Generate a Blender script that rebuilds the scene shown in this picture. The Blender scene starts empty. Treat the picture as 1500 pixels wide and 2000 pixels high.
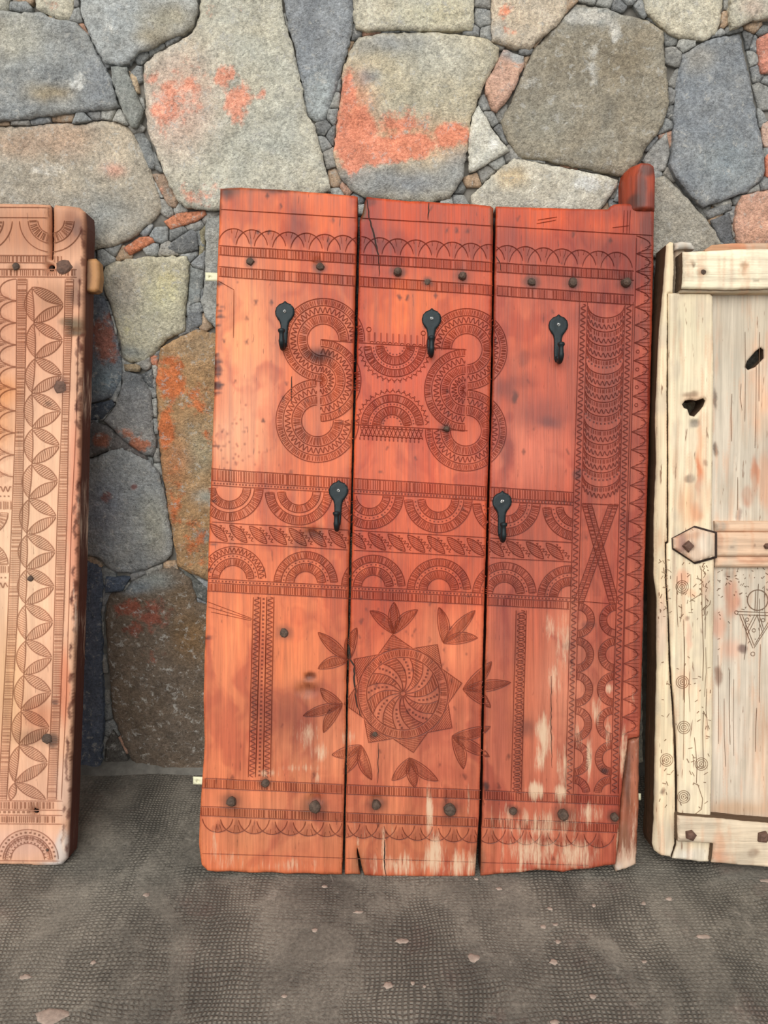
import bpy, math, random
import numpy as np
from mathutils import Vector, Matrix
from mathutils.geometry import delaunay_2d_cdt

random.seed(7)
rng = np.random.default_rng(11)
scene = bpy.context.scene
col = scene.collection

# ------------------------------------------------------------------ camera, light, exposure
F = 1500.0                      # focal length in pixels of the 1500x2000 frame
PITCH = math.radians(14.0)      # camera looks down
CAM = np.array([0.0, -1.658, 1.0536])
cam_d = bpy.data.cameras.new('camera')
cam_d.sensor_fit = 'AUTO'; cam_d.sensor_width = 36.0; cam_d.lens = 36.0 * F / 2000.0
cam_d.clip_start = 0.02
cam = bpy.data.objects.new('camera', cam_d); col.objects.link(cam)
cam.location = CAM; cam.rotation_euler = (math.pi / 2 - PITCH, 0, 0)
scene.camera = cam

world = bpy.data.worlds.new('sky'); scene.world = world; world.use_nodes = True
world.node_tree.nodes['Background'].inputs[0].default_value = (0.93, 0.97, 1.0, 1)
world.node_tree.nodes['Background'].inputs[1].default_value = 0.60
sun_d = bpy.data.lights.new('sun', 'SUN'); sun_d.energy = 2.9; sun_d.angle = math.radians(60); sun_d.color = (1.0, 0.98, 0.95)
sun = bpy.data.objects.new('sun', sun_d); col.objects.link(sun)
sun.rotation_euler = Vector((0.20, 0.80, -0.58)).to_track_quat('-Z', 'Y').to_euler()
scene.view_settings.view_transform = 'Standard'; scene.view_settings.look = 'None'
scene.view_settings.gamma = 1.0; scene.view_settings.use_curve_mapping = False
scene.view_settings.exposure = 0.0

# ------------------------------------------------------------------ helpers
def lin(c):
    c = np.asarray(c, float) / 255.0
    return np.where(c <= 0.04045, c / 12.92, ((c + 0.055) / 1.055) ** 2.4)

def _hash(ix, iy, s):
    h = (ix.astype(np.int64) * 374761393 + iy.astype(np.int64) * 668265263 + int(s) * 974634777) & 0x7fffffff
    h = ((h ^ (h >> 13)) * 1274126177) & 0x7fffffff
    return ((h ^ (h >> 16)) & 0xffff) / 65535.0

def vnoise(x, y, s=0):
    x = np.asarray(x, float); y = np.asarray(y, float)
    ix = np.floor(x); iy = np.floor(y); fx = x - ix; fy = y - iy
    fx = fx * fx * (3 - 2 * fx); fy = fy * fy * (3 - 2 * fy)
    a = _hash(ix, iy, s); b = _hash(ix + 1, iy, s); c = _hash(ix, iy + 1, s); d = _hash(ix + 1, iy + 1, s)
    return (a * (1 - fx) + b * fx) * (1 - fy) + (c * (1 - fx) + d * fx) * fy

def fbm(x, y, s=0, o=4):
    t = 0.0; a = 0.5; n = 0
    for k in range(o):
        t = t + a * vnoise(x * 2 ** k + 17.3 * k, y * 2 ** k - 9.1 * k, s + k); n += a; a *= 0.55
    return t / n            # 0..1

class Plane:
    """A leaning (or upright) plane that stands on the floor; its local frame is x right, z up the plane, -y to the front."""
    def __init__(self, base_px, base_row, lean):
        a = PITCH + math.atan((base_row - 1000.0) / F)
        dy = CAM[2] / math.tan(a)
        depth = dy * math.cos(PITCH) + CAM[2] * math.sin(PITCH)
        self.o = np.array([(base_px - 750.0) / F * depth, CAM[1] + dy, 0.0])
        self.lean = math.radians(lean)
        self.ex = np.array([1.0, 0, 0])
        self.ez = np.array([0, math.sin(self.lean), math.cos(self.lean)])
        self.ey = np.array([0, math.cos(self.lean), -math.sin(self.lean)])
        self.k = depth / F
    def loc(self, px, py, w=0.0):
        """pixel -> (x, z) on the plane shifted w to the front"""
        px = np.asarray(px, float); py = np.asarray(py, float)
        u = (px - 750.0) / F; v = (1000.0 - py) / F
        d = np.stack([u, math.cos(PITCH) + v * math.sin(PITCH), -math.sin(PITCH) + v * math.cos(PITCH)], -1)
        q = self.o - self.ey * w
        t = ((q - CAM) @ self.ey) / (d @ self.ey)
        p = CAM + d * t[..., None] - self.o
        return p @ self.ex, p @ self.ez
    def place(self, ob):
        ob.location = self.o; ob.rotation_euler = (-self.lean, 0, 0)

def floor_pt(px, py):
    u = (px - 750.0) / F; v = (1000.0 - py) / F
    d = np.array([u, math.cos(PITCH) + v * math.sin(PITCH), -math.sin(PITCH) + v * math.cos(PITCH)])
    t = -CAM[2] / d[2]
    return CAM + d * t

def tag(o, label=None, cat=None, group=None, kind=None):
    if label: o['label'] = label
    if cat: o['category'] = cat
    if group: o['group'] = group
    if kind: o['kind'] = kind
    return o

def empty(name):
    o = bpy.data.objects.new(name, None); o.empty_display_size = 0.05; col.objects.link(o); return o

def mesh_obj(name, verts, faces, mat, parent=None, smooth=None, cols=None, patch=None):
    me = bpy.data.meshes.new(name)
    me.from_pydata([tuple(v) for v in verts], [], faces)
    me.materials.append(mat)
    if smooth is True: me.polygons.foreach_set('use_smooth', [True] * len(faces))
    elif smooth is not None and smooth is not False: me.polygons.foreach_set('use_smooth', smooth)
    n = len(verts)
    if cols is not None:
        a = me.attributes.new('Col', 'FLOAT_COLOR', 'POINT')
        b = np.ones((n, 4), np.float32); b[:, :3] = cols; a.data.foreach_set('color', b.ravel())
    if patch is not None:
        a = me.attributes.new('Patch', 'FLOAT_COLOR', 'POINT')
        a.data.foreach_set('color', np.asarray(patch, np.float32).ravel())
    me.update()
    o = bpy.data.objects.new(name, me); col.objects.link(o)
    if parent is not None: o.parent = parent
    return o

def pip(px, py, poly):
    poly = np.asarray(poly, float); r = np.zeros(np.shape(px), bool)
    x0, y0 = poly[-1]
    for x1, y1 in poly:
        if y0 != y1:
            c = ((y1 > py) != (y0 > py)) & (px < (x0 - x1) * (py - y1) / (y0 - y1) + x1)
            r ^= c
        x0, y0 = x1, y1
    return r

def seg_dist(px, py, poly, closed=True):
    poly = np.asarray(poly, float); d = np.full(np.shape(px), 1e9)
    n = len(poly)
    for i in range(n if closed else n - 1):
        a = poly[i]; b = poly[(i + 1) % n]; ab = b - a; L = ab @ ab
        if L < 1e-9: continue
        t = np.clip(((px - a[0]) * ab[0] + (py - a[1]) * ab[1]) / L, 0, 1)
        d = np.minimum(d, np.hypot(px - a[0] - t * ab[0], py - a[1] - t * ab[1]))
    return d

def resample(poly, res, closed=True):
    poly = np.asarray(poly, float); out = []
    n = len(poly)
    for i in range(n if closed else n - 1):
        a = poly[i]; b = poly[(i + 1) % n]
        m = max(1, int(round(np.hypot(*(b - a)) / res)))
        for k in range(m): out.append(a + (b - a) * k / m)
    if not closed: out.append(poly[-1])
    return np.array(out)

def rough(poly, res, amp, freq, s):
    p = resample(poly, res)
    p[:, 0] += (fbm(p[:, 0] * freq, p[:, 1] * freq, s, 3) - 0.5) * 2 * amp
    p[:, 1] += (fbm(p[:, 0] * freq + 50, p[:, 1] * freq, s + 31, 3) - 0.5) * 2 * amp
    return p

def slab(name, outline, plane, w, thick, res, mat, parent, holes=(), rr=6.0, rd=0.004, relief=None, paint=None, back=True, rnd=True, side=None):
    """A piece with depth: outline in reference pixels laid on a plane, front face meshed, edges rounded, sides going back."""
    outline = np.asarray(outline, float)
    if rnd: outline = resample(outline, res)
    loops = [outline] + [resample(np.asarray(h, float), res) for h in holes]
    pts = []; edges = []
    for lp in loops:
        o = len(pts); m = len(lp)
        pts += [tuple(p) for p in lp]; edges += [(o + i, o + (i + 1) % m) for i in range(m)]
    x0, y0 = outline.min(0); x1, y1 = outline.max(0)
    gx, gy = np.meshgrid(np.arange(x0 + res * .5, x1, res), np.arange(y0 + res * .5, y1, res))
    gx[::2] += res * .5
    gx = gx.ravel(); gy = gy.ravel()
    ok = pip(gx, gy, outline)
    gx = gx[ok]; gy = gy[ok]
    d = np.full(gx.shape, 1e9)
    for lp in loops: d = np.minimum(d, seg_dist(gx, gy, lp))
    ok = d > res * .55
    for h in loops[1:]: ok &= ~pip(gx, gy, h)
    pts += list(zip(gx[ok].tolist(), gy[ok].tolist()))
    r = delaunay_2d_cdt([Vector(p) for p in pts], edges, [], 0, 1e-5)
    V = np.array([(v.x, v.y) for v in r[0]]); T = np.array(r[2])
    c = V[T].mean(1)
    ok = pip(c[:, 0], c[:, 1], outline)
    for h in loops[1:]: ok &= ~pip(c[:, 0], c[:, 1], h)
    T = T[ok]
    d = np.full(len(V), 1e9)
    for lp in loops: d = np.minimum(d, seg_dist(V[:, 0], V[:, 1], lp))
    q = 1 - np.minimum(d / max(rr, 1e-3), 1)
    h = -rd * (1 - np.sqrt(np.maximum(0, 1 - q * q)))
    if relief is not None: h = h + relief(V[:, 0], V[:, 1], d)
    X, Z = plane.loc(V[:, 0], V[:, 1], w)
    front = np.stack([X, -(w + h), Z], 1)
    # orientation: front must look to -y
    a, b, cc = front[T[0][0]], front[T[0][1]], front[T[0][2]]
    if np.cross(b - a, cc - a)[1] > 0: T = T[:, ::-1]
    ec = {}
    for t in T.tolist():
        for i in range(3):
            e = (t[i], t[(i + 1) % 3]); ec[e] = 1
    bnd = [e for e in ec if (e[1], e[0]) not in ec]
    bv = sorted({i for e in bnd for i in e}); idx = {v: len(V) + k for k, v in enumerate(bv)}
    bk = front[bv].copy(); bk[:, 1] = -(w - thick)
    faces = [tuple(t) for t in T.tolist()]; nf = len(faces)
    if side is None:
        verts = np.concatenate([front, bk])
        for e in bnd: faces.append((e[1], e[0], idx[e[0]], idx[e[1]]))
    else:                                   # a seam just behind the arris, where the colour of the side begins
        md = front[bv].copy(); md[:, 1] += thick * .06
        verts = np.concatenate([front, bk, md]); nb = len(bv)
        for e in bnd:
            a0, b0 = idx[e[0]], idx[e[1]]
            faces.append((e[1], e[0], a0 + nb, b0 + nb)); faces.append((b0 + nb, a0 + nb, a0, b0))
    if back:
        nx = {e[0]: e[1] for e in bnd}; seen = set(); best = []
        for s0 in list(nx):
            if s0 in seen: continue
            lp = []; v = s0
            while v not in seen and v in nx: seen.add(v); lp.append(v); v = nx[v]
            if len(lp) > len(best): best = lp
        if len(best) > 2: faces.append(tuple(idx[v] for v in reversed(best)))
    P = np.concatenate([V, V[bv]] + ([V[bv]] if side is not None else []))
    cols = patch = None
    if paint is not None: cols, patch = paint(P[:, 0], P[:, 1])
    if side is not None and cols is not None: cols[len(V):] = lin(side)
    sm = [True] * nf + [False] * (len(faces) - nf)
    return mesh_obj(name, verts, faces, mat, parent, sm, cols, patch)

def blobs(px, py, base, lst, s=3, warp=10.0):
    """colour field: a base colour with soft irregular patches (cx, cy, rx, ry, rgb, strength)"""
    wx = px + (fbm(px / 28., py / 28., s) - .5) * 2 * warp; wy = py + (fbm(px / 28. + 40, py / 28., s + 5) - .5) * 2 * warp
    c = np.tile(lin(base), (len(px), 1))
    for cx, cy, rx, ry, rgb, st in lst:
        m = np.exp(-(((wx - cx) / rx) ** 2 + ((wy - cy) / ry) ** 2) ** (1.3 if rx > 17 else 2.8))[:, None] * st
        c = c * (1 - m) + lin(rgb) * m
    return c

# ------------------------------------------------------------------ materials
class NT:
    def __init__(self, name):
        self.m = bpy.data.materials.new(name); self.m.use_nodes = True
        self.t = self.m.node_tree; self.b = self.t.nodes['Principled BSDF']
    def n(self, typ, **kw):
        x = self.t.nodes.new(typ)
        for k, v in kw.items(): setattr(x, k, v)
        return x
    def l(self, a, b): self.t.links.new(a, b)
    def math(self, op, a, b=None, clamp=False):
        x = self.n('ShaderNodeMath', operation=op, use_clamp=clamp)
        for i, v in enumerate((a, b)):
            if v is None: continue
            if isinstance(v, (int, float)): x.inputs[i].default_value = v
            else: self.l(v, x.inputs[i])
        return x.outputs[0]
    def coord(self, scale):
        tc = self.n('ShaderNodeTexCoord'); mp = self.n('ShaderNodeMapping'); mp.inputs['Scale'].default_value = scale
        self.l(tc.outputs['Object'], mp.inputs['Vector']); return mp.outputs[0]
    def noise(self, scale3, detail=4, rough=0.6, dist=0.0):
        x = self.n('ShaderNodeTexNoise'); x.inputs['Scale'].default_value = 1.0; x.inputs['Detail'].default_value = detail
        x.inputs['Roughness'].default_value = rough; x.inputs['Distortion'].default_value = dist
        self.l(self.coord(scale3), x.inputs['Vector']); return x.outputs['Fac']
    def rng(self, v, a, b, c, d, smooth=False):
        x = self.n('ShaderNodeMapRange'); x.interpolation_type = 'SMOOTHSTEP' if smooth else 'LINEAR'
        for i, q in enumerate((a, b, c, d)): x.inputs[i + 1].default_value = q
        self.l(v, x.inputs[0]); return x.outputs[0]
    def mix(self, f, a, b, bt='MIX'):
        x = self.n('ShaderNodeMix', data_type='RGBA', blend_type=bt)
        for k, v in ((0, f), (6, a), (7, b)):
            if isinstance(v, (int, float)): x.inputs[k].default_value = v
            elif isinstance(v, (tuple, list, np.ndarray)): x.inputs[k].default_value = tuple(v) + ((1,) if len(v) == 3 else ())
            else: self.l(v, x.inputs[k])
        return x.outputs[2]
    def gray(self, v):
        x = self.n('ShaderNodeCombineColor')
        for i in range(3): self.l(v, x.inputs[i])
        return x.outputs[0]
    def bump(self, h, strength, dist):
        x = self.n('ShaderNodeBump'); x.inputs['Strength'].default_value = strength; x.inputs['Distance'].default_value = dist
        self.l(h, x.inputs['Height']); self.l(x.outputs[0], self.b.inputs['Normal'])
    def attr(self, name):
        x = self.n('ShaderNodeAttribute'); x.attribute_name = name; return x
    def base(self, c): self.l(c, self.b.inputs['Base Color'])

def plain(name, rgb, rough=0.6, metal=0.0, var=0.25, scale=90, bump=0.0):
    k = NT(name); v = k.rng(k.noise((scale,) * 3, 4), .3, .7, 1 - var, 1 + var)
    k.base(k.mix(1.0, tuple(lin(rgb)), k.gray(v), 'MULTIPLY'))
    k.b.inputs['Roughness'].default_value = rough; k.b.inputs['Metallic'].default_value = metal
    if bump: k.bump(k.noise((scale * 2,) * 3, 5), bump, 0.002)
    return k.m

def make_stone():
    k = NT('rough_stone'); a = k.attr('Col'); p = k.attr('Patch')
    n1 = k.noise((38,) * 3, 8, .68)
    m = k.rng(k.math('ADD', p.outputs['Alpha'], k.math('MULTIPLY', k.math('SUBTRACT', n1, .5), 1.6)), .32, .66, 0, .9, True)
    c = k.mix(m, a.outputs['Color'], p.outputs['Color'])
    hue = k.rng(k.noise((9,) * 3, 7, .65, .5), .36, .64, 0, 1)
    c = k.mix(1.0, c, k.mix(hue, (.95, .97, 1.0), (1.06, 1.02, .97)), 'MULTIPLY')
    tone = k.rng(k.noise((26,) * 3, 8, .72, .3), .3, .7, .74, 1.34)
    c = k.mix(1.0, c, k.gray(tone), 'MULTIPLY')
    sp = k.rng(k.noise((150,) * 3, 6, .85), .30, .70, .42, 1.70)
    c = k.mix(1.0, c, k.gray(sp), 'MULTIPLY')
    w = k.rng(k.noise((60,) * 3, 9, .78, .4), .54, .64, 0, .7, True)
    c = k.mix(w, c, tuple(lin((226, 222, 212))))
    dk = k.rng(k.noise((47,) * 3, 8, .75), .32, .40, .4, 0, True)
    c = k.mix(dk, c, tuple(lin((98, 94, 88))))
    k.base(c); k.b.inputs['Roughness'].default_value = .9; k.b.inputs['Specular IOR Level'].default_value = .2
    h = k.math('ADD', k.noise((45,) * 3, 9, .72), k.math('MULTIPLY', k.noise((260,) * 3, 4, .7), .35))
    k.bump(h, .9, .017)
    return k.m

def make_wood(name, grain=(70, 70, 3.5), amt=.22, wear_rgb=(214, 178, 145), rough=.5, spec=.35, pores=.5, pore_rgb=(70, 30, 18), bumpd=.0025):
    k = NT(name); a = k.attr('Col'); p = k.attr('Patch')
    g1 = k.noise(grain, 6, .6, .6)
    g2 = k.noise((grain[0] * 4, grain[1] * 4, grain[2] * 2), 4, .65, .3)
    tone = k.rng(k.math('ADD', k.math('MULTIPLY', g1, .6), k.math('MULTIPLY', g2, .4)), .32, .68, 1 - amt, 1 + amt)
    c = k.mix(1.0, a.outputs['Color'], k.gray(tone), 'MULTIPLY')
    blot = k.rng(k.noise((9, 9, 5), 4, .6), .3, .7, .86, 1.12)
    c = k.mix(1.0, c, k.gray(blot), 'MULTIPLY')
    wn = k.noise((grain[0] * 1.6, grain[0] * 1.6, grain[2] * 4), 6, .7, .2)
    m = k.rng(k.math('ADD', p.outputs['Alpha'], k.math('MULTIPLY', k.math('SUBTRACT', wn, .5), 1.7)), .34, .90, 0, .9, True)
    c = k.mix(m, c, p.outputs['Color'])
    po = k.rng(k.noise((grain[0] * 2.3, grain[0] * 2.3, grain[2] * 7), 3, .6), .28, .37, pores, 0, True)
    c = k.mix(po, c, tuple(lin(pore_rgb)))
    k.base(c)
    k.l(k.rng(g1, .3, .7, rough - .08, rough + .14), k.b.inputs['Roughness'])
    k.b.inputs['Specular IOR Level'].default_value = spec
    k.bump(k.math('ADD', g2, k.math('MULTIPLY', g1, .5)), .35, bumpd)
    return k.m

def make_floor():
    k = NT('imprinted_concrete')
    tc = k.n('ShaderNodeTexCoord'); sx = k.n('ShaderNodeSeparateXYZ')
    wob = k.n('ShaderNodeTexNoise'); wob.inputs['Scale'].default_value = 5.0; wob.inputs['Detail'].default_value = 3
    k.l(tc.outputs['Object'], wob.inputs['Vector'])
    ad = k.n('ShaderNodeVectorMath', operation='MULTIPLY_ADD'); ad.inputs[1].default_value = (.06, .06, 0)
    k.l(wob.outputs['Color'], ad.inputs[0]); k.l(tc.outputs['Object'], ad.inputs[2])
    k.l(ad.outputs[0], sx.inputs[0])
    f = 2 * math.pi / .0078
    gx = k.math('SINE', k.math('MULTIPLY', sx.outputs[0], f)); gy = k.math('SINE', k.math('MULTIPLY', sx.outputs[1], f))
    g = k.math('ADD', k.rng(gx, -.2, .9, 0, 1), k.rng(gy, -.2, .9, 0, 1), )
    g = k.math('MINIMUM', g, 1.0)                                   # 1 = groove
    patch = k.rng(k.noise((4.6, 3.6, 1), 8, .72, .6), .38, .56, 0, 1, True)
    strip = k.rng(k.noise((9.0, .7, 1), 3, .5), .36, .54, .35, 1, True)
    pm = k.math('MULTIPLY', patch, strip)
    gm = k.math('MULTIPLY', g, pm)
    big = k.noise((5, 5, 1), 8, .7, .4)
    c = k.mix(k.rng(big, .32, .68, 0, 1), tuple(lin((88, 84, 77))), tuple(lin((148, 140, 127))))
    red = k.rng(k.noise((3.6, 3.6, 1), 7, .7), .54, .68, 0, .45, True)
    c = k.mix(red, c, tuple(lin((128, 100, 92))))
    fine = k.rng(k.noise((150, 150, 1), 6, .75), .3, .7, .55, 1.42)
    c = k.mix(1.0, c, k.gray(fine), 'MULTIPLY')
    sc = k.rng(k.noise((34, 22, 1), 9, .75, 1.2), .57, .66, 0, .5, True)
    c = k.mix(sc, c, tuple(lin((165, 156, 143))))
    c = k.mix(k.math('MULTIPLY', gm, .58), c, tuple(lin((44, 43, 40))))
    k.base(c); k.b.inputs['Roughness'].default_value = .62; k.b.inputs['Specular IOR Level'].default_value = .3
    h = k.math('ADD', k.math('MULTIPLY', gm, -.8), k.math('ADD', k.math('MULTIPLY', big, .8), k.math('MULTIPLY', k.noise((150, 150, 1), 5, .7), .4)))
    k.bump(h, .6, .004)
    return k.m

STONE = make_stone()
RED = make_wood('red_stained_wood', amt=.36, wear_rgb=(214, 178, 145), rough=.42, spec=.4, bumpd=.0016)
TAN = make_wood('tan_oiled_wood', amt=.18, rough=.5, spec=.3, pore_rgb=(96, 52, 34), bumpd=.002)
PALE = make_wood('pale_weathered_wood', grain=(60, 60, 2.6), amt=.30, rough=.75, spec=.15, pores=.8, pore_rgb=(120, 80, 58), bumpd=.003)
PALE_H = make_wood('pale_weathered_rail_wood', grain=(3.0, 60, 70), amt=.30, rough=.75, spec=.15, pores=.55, pore_rgb=(98, 72, 52), bumpd=.003)
IRON = plain('black_iron', (34, 42, 44), .5, .55, .2, 60, .15)
RUST = plain('rusted_iron', (92, 74, 62), .75, .3, .4, 130, .6)
RUSTR = plain('red_brown_rusted_iron', (104, 76, 62), .75, .15, .35, 110, .6)
STEEL = plain('screw_steel', (200, 200, 196), .3, .8, .1)
SLOT = plain('screw_slot_shadowed_steel', (60, 60, 60), .5, .6, .1)
CREAM = plain('cream_painted_metal', (226, 222, 186), .5, 0, .06)
MORTAR = plain('dark_mortar', (118, 114, 106), .95, 0, .35, 50, .8)
CEMENT = plain('grey_cement', (112, 108, 100), .9, 0, .3, 40, .6)
CHIP = plain('pale_stone_chip', (164, 144, 130), .85, 0, .25, 120, .4)
FLOORM = make_floor()
DARKHOLE = plain('dark_wood_and_gap_shade', (52, 36, 28), .9, 0, .3)  # also colours the plate that paints the gap shadow behind the hexagonal block

# ------------------------------------------------------------------ floor
def build_floor():
    nx, ny = 60, 60
    xs = np.linspace(-3.2, 3.2, nx); ys = np.linspace(-4.2, 0.06, ny)
    v = [(x, y, 0.0) for y in ys for x in xs]
    f = [(j * nx + i, j * nx + i + 1, (j + 1) * nx + i + 1, (j + 1) * nx + i) for j in range(ny - 1) for i in range(nx - 1)]
    o = mesh_obj('floor', v, f, FLOORM, None, True)
    tag(o, 'dark grey concrete floor imprinted with a fine grid', 'floor', kind='structure')
    chips = [(100, 1984, 34, 15), (286, 1748, 8, 5), (925, 1871, 13, 10), (1081, 1879, 10, 6), (1062, 1810, 7, 5), (1090, 1840, 6, 4),
             (785, 1838, 15, 6), (758, 1925, 13, 8), (615, 1817, 7, 5), (975, 1736, 8, 4), (1074, 1775, 6, 4), (1160, 1769, 5, 4), (1085, 1806, 7, 3),
             (1257, 1765, 6, 4), (1307, 1756, 8, 4), (50, 1908, 12, 5), (634, 1732, 8, 4), (806, 1921, 5, 4), (829, 1927, 4, 3), (1158, 1947, 8, 5),
             (1084, 1997, 10, 5), (1375, 1830, 16, 5), (182, 1880, 6, 4), (1258, 1879, 6, 3), (555, 1946, 7, 3), (700, 1782, 12, 3), (930, 1717, 5, 3), (1495, 1720, 14, 4)]
    for i, (px, py, rx, ry) in enumerate(chips):
        c = floor_pt(px, py); k = np.linalg.norm(c - CAM) / F
        n = 13; rx *= .85; ry *= .85; vs = []; r0 = random.Random(i)
        rad = [r0.uniform(.65, 1.1) for _ in range(n)]
        for ring, (s, z) in enumerate(((1.0, -.001), (.86, .0010), (.5, .0016))):
            for j in range(n):
                a = 2 * math.pi * j / n
                vs.append((c[0] + math.cos(a) * rx * k * rad[j] * s, c[1] + math.sin(a) * ry * k * 1.35 * rad[j] * s, z + r0.uniform(-.0003, .0003)))
        fs = []
        for ring in range(2):
            for j in range(n): fs.append((ring * n + j, ring * n + (j + 1) % n, (ring + 1) * n + (j + 1) % n, (ring + 1) * n + j))
        fs.append(tuple(range(2 * n, 3 * n)))
        mesh_obj('stone_chip', vs, fs, CHIP, o, True)
build_floor()

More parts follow.
